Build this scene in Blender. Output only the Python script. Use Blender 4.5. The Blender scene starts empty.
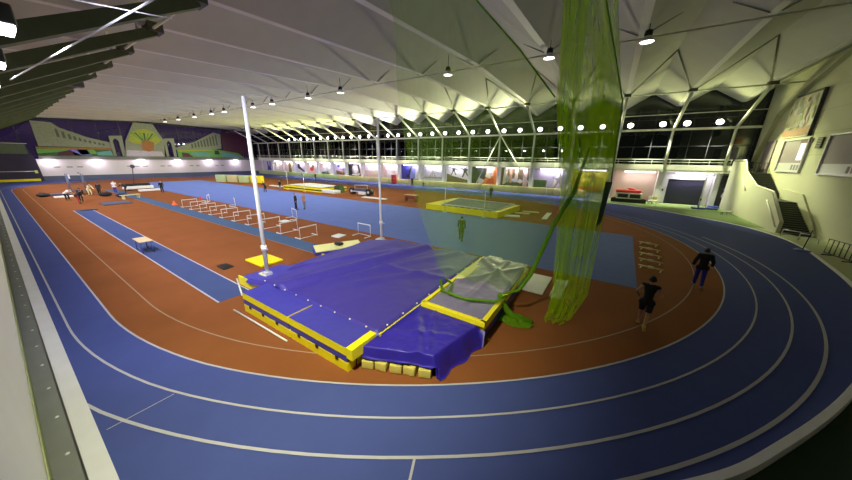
import bpy, bmesh, math, random
from mathutils import Vector, Matrix, noise
random.seed(7)
S = bpy.context.scene
COL = S.collection
PI = math.pi
ORD = ['first', 'second', 'third', 'fourth', 'fifth', 'sixth', 'seventh', 'eighth', 'ninth', 'tenth', 'eleventh', 'twelfth',
       'thirteenth', 'fourteenth', 'fifteenth', 'sixteenth', 'seventeenth', 'eighteenth', 'nineteenth', 'twentieth',
       'twenty-first', 'twenty-second', 'twenty-third', 'twenty-fourth', 'twenty-fifth', 'twenty-sixth', 'twenty-seventh',
       'twenty-eighth', 'twenty-ninth', 'thirtieth', 'thirty-first', 'thirty-second', 'thirty-third', 'thirty-fourth',
       'thirty-fifth', 'thirty-sixth', 'thirty-seventh', 'thirty-eighth', 'thirty-ninth', 'fortieth']

# ------------------------------------------------------------------ materials
MATS = {}
def mat(name, rgb, rough=0.6, var=0.12, scale=6.0, metal=0.0, bump=0.0, spec=0.5, emit=None, estr=0.0):
    if name in MATS: return MATS[name]
    m = bpy.data.materials.new(name); m.use_nodes = True
    nt = m.node_tree; b = nt.nodes['Principled BSDF']
    b.inputs['Roughness'].default_value = rough
    b.inputs['Metallic'].default_value = metal
    b.inputs['Specular IOR Level'].default_value = spec
    tc = nt.nodes.new('ShaderNodeTexCoord'); nz = nt.nodes.new('ShaderNodeTexNoise')
    nz.inputs['Scale'].default_value = scale; nz.inputs['Detail'].default_value = 3
    nt.links.new(tc.outputs['Object'], nz.inputs['Vector'])
    mr = nt.nodes.new('ShaderNodeMapRange')
    mr.inputs['To Min'].default_value = 1 - var; mr.inputs['To Max'].default_value = 1 + var
    nt.links.new(nz.outputs['Fac'], mr.inputs['Value'])
    mx = nt.nodes.new('ShaderNodeVectorMath'); mx.operation = 'SCALE'
    mx.inputs[0].default_value = rgb
    nt.links.new(mr.outputs['Result'], mx.inputs['Scale'])
    nt.links.new(mx.outputs['Vector'], b.inputs['Base Color'])
    if bump:
        bp = nt.nodes.new('ShaderNodeBump'); bp.inputs['Strength'].default_value = bump
        nt.links.new(nz.outputs['Fac'], bp.inputs['Height']); nt.links.new(bp.outputs['Normal'], b.inputs['Normal'])
    if emit:
        b.inputs['Emission Color'].default_value = (*emit, 1); b.inputs['Emission Strength'].default_value = estr
    MATS[name] = m
    return m

def net_mat(name, rgb, cover):
    """fine netting: thin translucent threads with open mesh between them"""
    m = bpy.data.materials.new(name); m.use_nodes = True
    nt = m.node_tree; nt.nodes.clear()
    out = nt.nodes.new('ShaderNodeOutputMaterial')
    tr = nt.nodes.new('ShaderNodeBsdfTransparent')
    df = nt.nodes.new('ShaderNodeBsdfDiffuse'); tl = nt.nodes.new('ShaderNodeBsdfTranslucent')
    df.inputs['Color'].default_value = (*rgb, 1); tl.inputs['Color'].default_value = (*rgb, 1)
    a = nt.nodes.new('ShaderNodeMixShader'); a.inputs[0].default_value = .5
    nt.links.new(df.outputs[0], a.inputs[1]); nt.links.new(tl.outputs[0], a.inputs[2])
    nz = nt.nodes.new('ShaderNodeTexNoise'); nz.inputs['Scale'].default_value = 1.0; nz.inputs['Detail'].default_value = 3
    tc = nt.nodes.new('ShaderNodeTexCoord'); mp = nt.nodes.new('ShaderNodeMapping'); mp.inputs['Scale'].default_value = (7, 7, .12)
    nt.links.new(tc.outputs['Object'], mp.inputs['Vector']); nt.links.new(mp.outputs['Vector'], nz.inputs['Vector'])
    mr = nt.nodes.new('ShaderNodeMapRange'); mr.inputs['To Min'].default_value = cover * .75; mr.inputs['To Max'].default_value = cover * 1.25
    nt.links.new(nz.outputs['Fac'], mr.inputs['Value'])
    mx = nt.nodes.new('ShaderNodeMixShader')
    nt.links.new(mr.outputs['Result'], mx.inputs[0]); nt.links.new(tr.outputs[0], mx.inputs[1]); nt.links.new(a.outputs[0], mx.inputs[2])
    nt.links.new(mx.outputs[0], out.inputs['Surface'])
    return m

def glass_mat():
    m = bpy.data.materials.new('window_glass'); m.use_nodes = True
    nt = m.node_tree; nt.nodes.clear()
    out = nt.nodes.new('ShaderNodeOutputMaterial')
    tr = nt.nodes.new('ShaderNodeBsdfTransparent'); tr.inputs['Color'].default_value = (.75, .8, .75, 1)
    gl = nt.nodes.new('ShaderNodeBsdfGlossy'); gl.inputs['Roughness'].default_value = .02
    fr = nt.nodes.new('ShaderNodeFresnel'); fr.inputs['IOR'].default_value = 1.7
    mx = nt.nodes.new('ShaderNodeMixShader')
    nt.links.new(fr.outputs[0], mx.inputs[0]); nt.links.new(tr.outputs[0], mx.inputs[1]); nt.links.new(gl.outputs[0], mx.inputs[2])
    nt.links.new(mx.outputs[0], out.inputs['Surface'])
    return m
GLASS = glass_mat()

M = dict(
 roof=mat('roof_panel_white', (.54, .54, .49), .75, .08, .8),
 rib=mat('fold_rib_grey', (.36, .37, .28), .7, .08, 1),
 gutter=mat('roof_valley_white', (.78, .77, .74), .6, .05, 1.0),
 tube=mat('painted_steel_tube', (.82, .84, .70), .4, .06, 3),
 beam=mat('green_painted_beam', (.085, .105, .055), .6, .2, 1.5, spec=.3),
 bracket=mat('dark_steel_bracket', (.07, .08, .05), .5, .1, 4),
 track=mat('blue_track_rubber', (.066, .088, .29), .7, .10, 1.3, bump=.03, spec=.05),
 field=mat('pale_lit_blue_rubber', (.124, .180, .47), .7, .10, 1.0, bump=.03, spec=.05),  # same blue as the track, with its brighter light put into the colour
 runway=mat('slate_lit_blue_rubber', (.054, .080, .20), .7, .10, 1.0, spec=.15),  # runway is the track blue too; its different light is painted in
 slate=mat('slate_grey_paint', (.10, .12, .19), .7, .08, 1),
 teal=mat('teal_lit_blue_rubber', (.060, .115, .22), .7, .10, 1.0, spec=.15),  # again the track blue, tone shifted for the light on this lane
 brown=mat('brown_track_rubber', (.24, .083, .028), .75, .14, .7, bump=.03, spec=.05),
 line=mat('white_line_paint', (.46, .45, .52), .6, .08, 4),
 bline=mat('brownish_line_paint', (.34, .22, .14), .6, .08, 4),
 concrete=mat('pale_green_floor', (.38, .42, .22), .6, .1, 1.5),
 carpet=mat('green_carpet', (.17, .25, .075), .9, .15, 3),
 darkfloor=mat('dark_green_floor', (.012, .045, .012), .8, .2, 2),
 kerb=mat('white_kerb_concrete', (.90, .88, .94), .7, .08, 2),
 kerbcream=mat('cream_kerb_concrete', (.62, .62, .66), .7, .1, 2),
 gutterdark=mat('grey_channel_floor', (.19, .20, .19), .7, .15, 2),
 white=mat('white_paint', (.72, .71, .74), .6, .05, 2),
 nearwhite=mat('lavender_white_wall', (.80, .79, .86), .7, .04, 1),
 wallr=mat('cream_wall_panel', (.60, .60, .42), .7, .06, .6),
 fascia=mat('pale_green_fascia', (.82, .84, .66), .6, .06, 1),
 endwhite=mat('white_end_wall', (.72, .66, .70), .7, .05, 1),
 dark=mat('night_dark_panel', (.03, .025, .07), .4, .3, .6),
 band=mat('straw_yellow_pad', (.52, .48, .20), .7, .25, .8),
 greenpad=mat('pale_green_pad', (.42, .52, .22), .7, .2, .8),
 matblue=mat('mat_violet_blue_vinyl', (.050, .034, .31), .5, .10, 2.0),
 padblue=mat('mat_bright_blue_vinyl', (.052, .046, .38), .5, .10, 2.0),
 tarp=mat('royal_blue_tarp', (.030, .016, .36), .45, .12, 2.0),
 yellow=mat('mat_yellow_vinyl', (.90, .76, .008), .45, .08, 2.0),
 paleyellow=mat('pale_yellow_vinyl', (.80, .78, .30), .45, .08, 2.0),
 sheet=mat('grey_violet_sheeting', (.20, .17, .33), .33, .12, 2.0),
 foam=mat('yellow_foam', (.62, .52, .12), .85, .15, 5),
 greymat=mat('grey_mat_vinyl', (.09, .10, .15), .6, .12, 1, spec=.2),
 whitevinyl=mat('white_vinyl', (.72, .74, .70), .5, .08, 2),
 black=mat('black_rubber', (.012, .012, .014), .55, .1, 5),
 charcoal=mat('charcoal_paint', (.05, .05, .06), .5, .1, 5),
 post=mat('white_enamel_post', (.80, .79, .82), .5, .04, 8),
 alu=mat('brushed_aluminium', (.72, .72, .74), .35, .04, 8, metal=.3),
 wood=mat('plain_wood', (.50, .30, .12), .55, .2, 4),
 darkwood=mat('brown_wood', (.22, .08, .035), .5, .2, 4),
 palewood=mat('pale_plywood', (.70, .55, .30), .55, .15, 4),
 steelblue=mat('blue_painted_steel', (.05, .08, .35), .45, .1, 5),
 red=mat('red_vinyl', (.55, .03, .02), .5, .15, 3),
 orange=mat('orange_plastic', (.75, .12, .03), .5, .1, 5),
 rollup=mat('dark_rollup_door', (.045, .045, .10), .5, .1, 2),
 beige=mat('beige_wall', (.55, .42, .32), .7, .06, 1),
 stair=mat('dark_stair_tread', (.045, .05, .045), .6, .2, 3),
 purplewin=mat('dim_interior_blind', (.30, .24, .30), .6, .1, 3),
 lamp=mat('lamp_lens', (.9, .9, .9), .3, 0, 1, emit=(1, .97, .98), estr=9.0),
 nearflood=mat('near_floodlight_lens', (.9, .9, .9), .3, 0, 1, emit=(1, .98, 1), estr=14.0),
 flood=mat('floodlight_lens', (.9, .9, .9), .3, 0, 1, emit=(1, 1, .94), estr=13.0),
 strip=mat('fluorescent_tube', (.9, .9, .9), .3, 0, 1, emit=(1, .93, 1), estr=7.0),
 litroom=mat('lit_room', (.8, .7, .8), .5, 0, 1, emit=(1, .8, 1), estr=.8),
 skin=mat('skin', (.52, .29, .19), .55, .06, 10),
 hairdark=mat('dark_hair', (.015, .011, .009), .6, .2, 30),
 blackcloth=mat('black_cloth', (.010, .010, .012), .85, .2, 20),
 navycloth=mat('navy_cloth', (.012, .014, .05), .8, .2, 20),
 bluecloth=mat('blue_cloth', (.02, .02, .30), .8, .2, 20),
 whitecloth=mat('white_cloth', (.72, .70, .72), .8, .1, 20),
 greycloth=mat('grey_cloth', (.20, .19, .20), .8, .1, 20),
 tancloth=mat('tan_cloth', (.45, .24, .16), .8, .1, 20),
 yellowcloth=mat('pale_yellow_cloth', (.6, .55, .3), .8, .1, 20),
 redcloth=mat('dark_red_cloth', (.35, .03, .04), .8, .1, 20),
 greencloth=mat('dark_green_cloth', (.03, .06, .015), .8, .1, 20),
 shoeyellow=mat('yellow_shoe', (.65, .55, .12), .6, .1, 20),
 shoewhite=mat('white_shoe', (.7, .7, .75), .6, .1, 20),
 limehurdle=mat('lime_plastic', (.90, .90, .40), .5, .1, 8),
)
def pm(name, rgb): return mat('print_' + name, rgb, .5, .25, 2.5)
P = dict(k=pm('black', (.02, .02, .02)), w=pm('white', (.75, .72, .76)), bl=pm('blue', (.20, .20, .70)), db=pm('deep_blue', (.04, .04, .30)),
         br=pm('brown', (.16, .11, .06)), og=pm('orange', (.80, .22, .05)), rd=pm('red', (.60, .06, .04)), ye=pm('yellow', (.62, .56, .05)),
         gn=pm('green', (.06, .14, .05)), lg=pm('bright_green', (.16, .42, .10)), gy=pm('grey', (.32, .30, .33)), lil=pm('lilac', (.58, .52, .70)),
         pk=pm('pink', (.72, .50, .50)), cr=pm('cream', (.68, .60, .46)), sk=pm('skin_tone', (.52, .30, .20)), tq=pm('turquoise', (.15, .42, .45)),
         stone=pm('stone', (.30, .33, .27)), stoned=pm('stone_dark', (.10, .13, .10)), olive=pm('olive', (.42, .48, .07)), rust=pm('rust', (.42, .17, .06)),  # stoned: darker stone print for mural arches and corner band
         plum=pm('plum', (.10, .02, .06)))

# ------------------------------------------------------------------ mesh builder
class MB:
    def __init__(s): s.v, s.f, s.m, s.mats, s.sm = [], [], [], [], []
    def mi(s, m):
        if m not in s.mats: s.mats.append(m)
        return s.mats.index(m)
    def add(s, vs, fs, m, smooth=False):
        o = len(s.v); s.v += [tuple(v) for v in vs]; k = s.mi(m)
        for f in fs: s.f.append([i + o for i in f]); s.m.append(k); s.sm.append(smooth)
        return s
    def box(s, c, d, m, rz=0, rx=0, ry=0):
        R = Matrix.Rotation(rz, 3, 'Z') @ Matrix.Rotation(ry, 3, 'Y') @ Matrix.Rotation(rx, 3, 'X')
        vs = [Vector(c) + R @ Vector((sx * d[0] / 2, sy * d[1] / 2, sz * d[2] / 2)) for sx in (-1, 1) for sy in (-1, 1) for sz in (-1, 1)]
        return s.add(vs, [(0, 1, 3, 2), (4, 6, 7, 5), (0, 4, 5, 1), (2, 3, 7, 6), (0, 2, 6, 4), (1, 5, 7, 3)], m)
    def rbox(s, c, d, m, r=.04, rz=0):
        """box with rounded vertical and horizontal edges"""
        bm = bmesh.new(); bmesh.ops.create_cube(bm, size=1)
        for v in bm.verts: v.co = Vector((v.co.x * d[0], v.co.y * d[1], v.co.z * d[2]))
        bmesh.ops.bevel(bm, geom=bm.edges[:], offset=r, segments=3, profile=.5, affect='EDGES')
        R = Matrix.Rotation(rz, 3, 'Z')
        bm.verts.index_update()
        s.add([Vector(c) + R @ v.co for v in bm.verts], [[v.index for v in f.verts] for f in bm.faces], m, True); bm.free(); return s
    def tube(s, pts, r, m, n=10, caps=True, smooth=True):
        pts = [Vector(p) for p in pts]; rs = r if isinstance(r, (list, tuple)) else [r] * len(pts)
        vs, fs = [], []
        prev = None
        for i, p in enumerate(pts):
            t = (pts[min(i + 1, len(pts) - 1)] - pts[max(i - 1, 0)]).normalized()
            a = prev if prev is not None else (Vector((0, 0, 1)) if abs(t.z) < .9 else Vector((1, 0, 0)))
            u = (a - t * a.dot(t)).normalized(); w = t.cross(u); prev = u
            vs += [p + (u * math.cos(2 * PI * k / n) + w * math.sin(2 * PI * k / n)) * rs[i] for k in range(n)]
        for i in range(len(pts) - 1):
            for k in range(n):
                fs.append((i * n + k, i * n + (k + 1) % n, (i + 1) * n + (k + 1) % n, (i + 1) * n + k))
        s.add(vs, fs, m, smooth)
        if caps:
            o = len(s.v) - len(vs); k = s.mi(m)
            s.f.append([o + i for i in range(n)][::-1]); s.m.append(k); s.sm.append(False)
            s.f.append([o + (len(pts) - 1) * n + i for i in range(n)]); s.m.append(k); s.sm.append(False)
        return s
    def lathe(s, c, prof, m, n=16):
        vs, fs = [], []
        for r, z in prof:
            vs += [(c[0] + r * math.cos(2 * PI * k / n), c[1] + r * math.sin(2 * PI * k / n), c[2] + z) for k in range(n)]
        for i in range(len(prof) - 1):
            for k in range(n): fs.append((i * n + k, i * n + (k + 1) % n, (i + 1) * n + (k + 1) % n, (i + 1) * n + k))
        return s.add(vs, fs, m, True)
    def ell(s, c, d, m, n=14, k=9, R=None):
        vs, fs = [], []
        for i in range(k + 1):
            a = PI * i / k
            for j in range(n):
                b = 2 * PI * j / n
                q = Vector((d[0] * math.sin(a) * math.cos(b), d[1] * math.sin(a) * math.sin(b), d[2] * math.cos(a)))
                vs.append(Vector(c) + (R @ q if R else q))
        for i in range(k):
            for j in range(n): fs.append((i * n + j, (i + 1) * n + j, (i + 1) * n + (j + 1) % n, i * n + (j + 1) % n))
        return s.add(vs, fs, m, True)
    def poly(s, pts, m): return s.add(pts, [list(range(len(pts)))], m)
    def slab(s, pts, off, m):
        """polygon (3-D points) given thickness by the vector off"""
        n = len(pts); off = Vector(off); a = [Vector(p) for p in pts]
        fs = [list(range(n)), list(range(2 * n - 1, n - 1, -1))] + [(i, i + n, (i + 1) % n + n, (i + 1) % n) for i in range(n)]
        return s.add(a + [p + off for p in a], fs, m)
    def grid(s, fn, nu, nv, m, smooth=True):
        vs = [fn(i / nu, j / nv) for i in range(nu + 1) for j in range(nv + 1)]
        fs = [(i * (nv + 1) + j, (i + 1) * (nv + 1) + j, (i + 1) * (nv + 1) + j + 1, i * (nv + 1) + j + 1) for i in range(nu) for j in range(nv)]
        return s.add(vs, fs, m, smooth)
    def build(s, name, parent=None, fix=True):
        me = bpy.data.meshes.new(name); me.from_pydata(s.v, [], s.f)
        for m in s.mats: me.materials.append(m)
        me.polygons.foreach_set('material_index', s.m); me.polygons.foreach_set('use_smooth', s.sm)
        if fix:
            bm = bmesh.new(); bm.from_mesh(me); bmesh.ops.recalc_face_normals(bm, faces=bm.faces[:]); bm.to_mesh(me); bm.free()
        me.update()
        o = bpy.data.objects.new(name, me); COL.objects.link(o)
        if parent is not None: o.parent = parent
        return o

def tag(o, label, cat, group=None, kind=None):
    o['label'] = label; o['category'] = cat
    if group: o['group'] = group
    if kind: o['kind'] = kind
    return o
def thing(name, label, cat, loc=(0, 0, 0), rz=0, group=None):
    o = bpy.data.objects.new(name, None); COL.objects.link(o)
    o.location = loc; o.rotation_euler = (0, 0, rz); o.empty_display_size = .2
    return tag(o, label, cat, group)
def struct(mb, name, parent=None, fix=True):
    o = mb.build(name, parent, fix); o['kind'] = 'structure'; return o
def dup(root, loc, rz, label):
    r = root.copy(); COL.objects.link(r); r.location = loc; r.rotation_euler = (0, 0, rz); r['label'] = label
    for ch in root.children:
        c = ch.copy(); COL.objects.link(c); c.parent = r
        for g in ch.children:
            d = g.copy(); COL.objects.link(d); d.parent = c
    return r
def light(kind, loc, energy, color, parent=None, rot=(0, 0, 0), size=.5, spot=None, blend=.5, radius=.15, sy=None):
    L = bpy.data.lights.new(kind.lower() + '_light', kind); L.energy = energy; L.color = color
    if kind == 'AREA':
        L.size = size
        if sy: L.shape = 'RECTANGLE'; L.size_y = sy
    else: L.shadow_soft_size = radius
    if kind == 'SPOT': L.spot_size = spot; L.spot_blend = blend
    o = bpy.data.objects.new(L.name, L); COL.objects.link(o); o.location = loc; o.rotation_euler = rot
    if parent: o.parent = parent
    return o

def aimed(loc, target, energy, color, spot, blend=.6, radius=.3):
    o = light('SPOT', loc, energy, color, None, spot=math.radians(spot), blend=blend, radius=radius)
    o.rotation_euler = (Vector(target) - Vector(loc)).to_track_quat('-Z', 'Y').to_euler(); return o

# ------------------------------------------------------------------ camera, world, view
cam = bpy.data.cameras.new('camera'); co = bpy.data.objects.new('camera', cam); COL.objects.link(co)
F_PX, PITCH, ROLL, YAW, CAMZ = 275.39, 16.4385, .804, 32.772, 5.8
pi_, ro_, ya_ = map(math.radians, (PITCH, ROLL, YAW))
fw = Vector((-math.sin(ya_) * math.cos(pi_), math.cos(ya_) * math.cos(pi_), -math.sin(pi_)))
rt = Vector((math.cos(ya_), math.sin(ya_), 0)); up = rt.cross(fw)
r2 = math.cos(ro_) * rt + math.sin(ro_) * up; u2 = -math.sin(ro_) * rt + math.cos(ro_) * up
mw = Matrix((r2, u2, -fw)).transposed().to_4x4(); mw.translation = (0, 0, CAMZ); co.matrix_world = mw
cam.sensor_width = 36; cam.lens = F_PX / 852 * 36; cam.clip_end = 600; cam.clip_start = .05
S.camera = co
w = bpy.data.worlds.new('night'); S.world = w; w.use_nodes = True
wn = w.node_tree; bg = wn.nodes['Background']
wt = wn.nodes.new('ShaderNodeTexCoord'); wx = wn.nodes.new('ShaderNodeSeparateXYZ'); wr_n = wn.nodes.new('ShaderNodeValToRGB')
wm_ = wn.nodes.new('ShaderNodeMapRange'); wm_.inputs['From Min'].default_value = -1; wm_.inputs['From Max'].default_value = 1
wn.links.new(wt.outputs['Generated'], wx.inputs[0]); wn.links.new(wx.outputs['X'], wm_.inputs['Value']); wn.links.new(wm_.outputs['Result'], wr_n.inputs[0])
wr_n.color_ramp.elements[0].position = .04; wr_n.color_ramp.elements[0].color = (.030, .013, .065, 1)   # violet town glow beyond the end windows
wr_n.color_ramp.elements[1].position = .30; wr_n.color_ramp.elements[1].color = (.004, .005, .004, 1)
wn.links.new(wr_n.outputs[0], bg.inputs[0]); bg.inputs[1].default_value = 1.0
S.view_settings.view_transform = 'Standard'; S.view_settings.look = 'None'; S.view_settings.gamma = 1
S.view_settings.exposure = 0.0; S.view_settings.use_curve_mapping = False

# ------------------------------------------------------------------ setting: floor and lines
XL, XR, YN, YF = -104.0, 15.0, -0.7, 52.0
CX, CY, LXC = -14.94, 22.28, -79.5
def arc(cx, cy, R, a0, a1, n): return [(cx + R * math.cos(math.radians(a0 + (a1 - a0) * i / n)), cy + R * math.sin(math.radians(a0 + (a1 - a0) * i / n))) for i in range(n + 1)]
def oval(R, n=64): return [(x, CY + (y - CY) * (1.0057 - .010 * min(max((x + 9) / 7, 0), 1))) for x, y in arc(CX, CY, R, -90, 90, n) + arc(LXC, CY, R, 90, 270, n)]
fl = MB()
def flat(pts, z, m): fl.poly([(x, y, z) for x, y in pts], m)
fl.box((-44.5, 27, -.1), (123, 64, .2), M['concrete'])
def spline(pts, k=8):
    out = []
    P_ = [Vector((*p, 0)) for p in pts]; P_ = [P_[0] * 2 - P_[1]] + P_ + [P_[-1] * 2 - P_[-2]]
    for i in range(1, len(P_) - 2):
        for j in range(k):
            t = j / k; a, b, c, d = P_[i - 1:i + 3]
            q = .5 * ((2 * b) + (c - a) * t + (2 * a - 5 * b + 4 * c - d) * t * t + (3 * b - a - 3 * c + d) * t ** 3)
            out.append((q.x, q.y))
    return out + [pts[-1]]
edge = spline([(-6.5, 0), (-2.2, 2.0), (1.97, 5.52), (3.86, 7.66), (6.25, 11.08), (9.0, 16.0), (10.9, 21.4), (12.0, 26.8), (12.6, 31), (12.5, 34.5), (11.5, 38), (9.9, 40.3), (8.0, 42.2), (5.8, 44.6), (3.5, 46.5), (.5, 48), (-4, 49.2)])
track = [(XL, 0)] + edge + [(XL, 49.2)]
def strip2(pts, z, w_, m, closed=False):
    n = len(pts)
    L, R_ = [], []
    for i, p in enumerate(pts):
        a = pts[(i - 1) % n] if (closed or i > 0) else p; b = pts[(i + 1) % n] if (closed or i < n - 1) else p
        t = Vector((b[0] - a[0], b[1] - a[1])).normalized(); nn = Vector((-t.y, t.x)) * w_ / 2
        L.append((p[0] + nn.x, p[1] + nn.y, z)); R_.append((p[0] - nn.x, p[1] - nn.y, z))
    k = n if closed else n - 1
    fl.add(L + R_, [(i, (i + 1) % n, n + (i + 1) % n, n + i) for i in range(k)], m)
flat(track, .004, M['track'])
flat([(XL, 49.2), (-4, 49.2), (-1.5, 50.4), (-1.5, 54), (XL, 54)], .006, M['track'])
flat(oval(20.93), .010, M['brown'])
flat([(-84, 27.8), (-84, 17.2), (-66, 15.5), (2.0, 15.5), (2.4, 27.2)], .016, M['field'])
flat([(-72, 9.9), (-72, 11.2), (-13.2, 11.2), (-13.2, 9.9)], .016, M['teal'])
flat([(-47, 3.9), (-47, 5.15), (-12.6, 5.15), (-12.6, 3.9)], .016, M['runway'])
for R_, m_, w_ in ((20.93, 'line', .055), (21.9, 'line', .055), (22.8, 'line', .065), (19.86, 'bline', .045)):
    strip2(oval(R_, 96), .022, w_, M[m_], True)
strip2(arc(CX, CY, 23.5, -52, 20, 60), .022, .08, M['line'])
for y in (3.9, 5.15): strip2([(-47, y), (-12.6, y)], .022, .06, M['line'])
for y in (9.9,): strip2([(-72, y), (-13.2, y)], .022, .05, M['bline'])
strip2([(-2.35, 3.35), (-2.05, 2.6)], .024, .05, M['line'])
strip2([(-8.3, .1), (-8.3, 1.25)], .023, .02, M['line'])
flat([(-1.5, 50.4), (.5, 48.1), (3.5, 46.5), (5.8, 44.6), (8.0, 42.2), (9.9, 40.3), (11.5, 38), (13, 38), (13.0, 52.5), (-1.5, 52.5)], .012, M['carpet'])
dk = [p for p in edge if p[1] < 20.6]
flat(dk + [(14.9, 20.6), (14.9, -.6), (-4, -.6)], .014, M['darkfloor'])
strip2([p for p in edge if p[1] > 20.5], .024, .22, M['kerb'])
struct(fl, 'floor', fix=False)
# low kerb walls
def kerb(pts, w_, h, m, name):
    mb = MB(); n = len(pts); A = []; B = []
    for i, p in enumerate(pts):
        a = pts[max(i - 1, 0)]; b = pts[min(i + 1, n - 1)]
        t = Vector((b[0] - a[0], b[1] - a[1])).normalized(); nn = Vector((t.y, -t.x)) * w_
        A.append(p); B.append((p[0] + nn.x, p[1] + nn.y))
    vs = [(x, y, 0) for x, y in A] + [(x, y, h) for x, y in A] + [(x, y, h) for x, y in B] + [(x, y, 0) for x, y in B]
    fs = []
    for i in range(n - 1):
        for k in range(3): fs.append((k * n + i, k * n + i + 1, (k + 1) * n + i + 1, (k + 1) * n + i))
    fs += [(0, n, 2 * n, 3 * n), (n - 1, 2 * n - 1, 3 * n - 1, 4 * n - 1)]
    mb.add(vs, fs, m); return struct(mb, name)
kerb([p for p in edge if 3.0 < p[1] < 20.6 and p[0] > 0], .14, .26, M['kerb'], 'trim_1')
k2 = MB(); k2.box((-55, -.145, .18), (98, .29, .36), M['kerbcream']); struct(k2, 'trim_2')
k3 = MB(); k3.box((-55, -.48, .06), (98, .37, .12), M['gutterdark'])
for i in range(60): k3.ell((-6.6 - i * 1.45, -.44, .13), (.035, .035, .02), M['white'], 8, 4)
struct(k3, 'trim_3')
k4 = MB(); k4.box((-53, -.665, .2), (102, .02, .4), M['concrete']); struct(k4, 'baseboard_near')
nw = MB(); nw.box((-45, -.83, 2.3), (118, .3, 4.6), M['nearwhite']); struct(nw, 'wall_near')

# ------------------------------------------------------------------ ceiling: folded plates between valley beams
VX = [12.3] + [0.3 - 6 * k for k in range(-1, 19)]
VX = sorted(set([0.3 + 6 * k for k in range(-18, 3)]))           # valleys at the columns
VP = {52: 12.95, 45: 13.7, 26: 14.0, 7: 12.95, 0: 12.3}          # valley heights
RP = {52: 14.7, 36: 15.5, 26: 15.4, 16: 15.2, 0: 13.9}           # ridge heights
ce = MB()
g = .22
def half(xv, xr, sgn):
    a = xv + sgn * g
    V = {y: (a, y, z) for y, z in VP.items()}; R_ = {y: (xr, y, z) for y, z in RP.items()}
    T = [(V[52], V[45], R_[52]), (V[45], R_[36], R_[52]), (V[45], V[26], R_[36]), (V[26], R_[26], R_[36]),
         (V[26], R_[16], R_[26]), (V[26], V[7], R_[16]), (V[7], R_[0], R_[16]), (V[7], V[0], R_[0])]
    for t in T: ce.poly(t, M['roof'])
for x in VX:
    if x + 3 < 16: half(x, min(x + 3, 15.2), 1)
    half(x, x - 3, -1)
ys = sorted(VP)
for x in VX:
    for a, b in zip(ys, ys[1:]):
        ce.poly([(x - g, a, VP[a]), (x + g, a, VP[a]), (x + g, b, VP[b]), (x - g, b, VP[b])], M['gutter'])
struct(ce, 'ceiling')
ri = MB()
for x in VX:
    for sg in (-1, 1):
        xr = x + 3 * sg
        if xr < 15.4:
            ri.tube([(x + sg * g, 45, 13.62), (xr, 36, 15.42)], .05, M['rib'], 5)
            ri.tube([(x + sg * g, 26, 13.95), (x + sg * 1.9, 26, 14.85)], .04, M['rib'], 5)
struct(ri, 'ceiling_ribs')
rf = MB(); rf.box((-44.5, 26, 16.6), (124, 54, .3), M['roof']); struct(rf, 'roof_slab')
# tie tubes along the hall
tb = MB()
tb.tube([(14.8, 44.9, 13.45), (-104, 44.9, 13.45)], .07, M['tube'], 6)
tb.tube([(14.8, 26, 13.75), (-104, 26, 13.75)], .06, M['tube'], 6)
tb.tube([(14.8, 7, 12.75), (-104, 7, 12.75)], .07, M['tube'], 6)
struct(tb, 'ceiling_tie_rods')
rd = MB()
rd.tube([(-7.7, 2.9, 9.03), (-20.7, 1.3, 8.6)], .022, M['post'], 6)
rd.tube([(-10.45, 1.7, 9.0), (-9.6, 3.3, 9.0)], .014, M['post'], 6)
struct(rd, 'roof_brace_rods')
# raking columns and posts, far side; each its own object
for i, x in enumerate(VX):
    c = MB()
    c.tube([(x, 45, 13.5), (x, 51.85, 10.05)], .17, M['tube'], 10)
    c.tube([(x, 51.85, 10.05), (x, 51.85, 5.3)], .15, M['tube'], 10)
    c.box((x, 45, 13.6), (.7, .7, .4), M['bracket'])
    struct(c, 'roof_column')
    if x < -3:
        b = MB()
        b.slab([(x - .28, 7.2, 13.0), (x - .28, 7.2, 12.5), (x - .28, .3, 8.7), (x - .28, .3, 9.35)], (.56, 0, 0), M['beam'])
        b.box((x, 7.1, 12.85), (1.0, .7, .45), M['bracket'])
        b.tube([(x, 6.4, 12.6), (x + 1.7, 6.0, 13.2)], .07, M['tube'], 6)
        struct(b, 'roof_column')
bc = MB()
for dx, z in ((-4.05, 1.3), (5.8, 1.9)): bc.tube([(-17.6, 51.7, 10.0), (-17.6 + dx, 51.55, z)], .11, M['tube'], 8)
struct(bc, 'column_brace')
# transoms carrying the floodlights
for nm, y, z in (('far', 51.85, 10.05), ('near', 1.05, 9.85)):
    t = MB(); t.box((-45, y, z), (119, .22, .28), M['tube']); struct(t, 'beam_transom_' + nm)
t2 = MB(); t2.tube([(14.8, 51.9, 12.0), (-104, 51.9, 12.0)], .05, M['tube'], 6); struct(t2, 'beam_wind_tie')

# ------------------------------------------------------------------ far facade: windows, balcony, bays
bays = list(zip(VX[:-1], VX[1:])) + [(VX[-1], 15.0)]
for i, (a, b) in enumerate(bays):
    xm = min((a + 6 + a) / 2, b)
    fr = MB(); y = 52.35
    for q in (a + 2, a + 4, a + .05):
        if q < b: fr.box((q, y, 9.0), (.09, .1, 7.6 if q > a + 1 else 7.4), M['charcoal'])
    for z in (7.9, 11.4, 5.3): fr.box(((a + b) / 2, y, z), (b - a, .1, .09), M['charcoal'])
    o = struct(fr, 'window_%d' % (i + 1))
    pn = MB(); pn.slab([(a, y + .07, 5.2), (b, y + .07, 5.2), (b, y + .07, 13.0 if b < 15 else 14.4), (xm, y + .07, 14.7), (a, y + .07, 12.9)], (0, .03, 0), GLASS)
    pn.build('pane', o)
bal = MB()
bal.box((-44.5, 53.4, 4.62), (119, 2.9, .24), M['fascia'])
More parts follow.
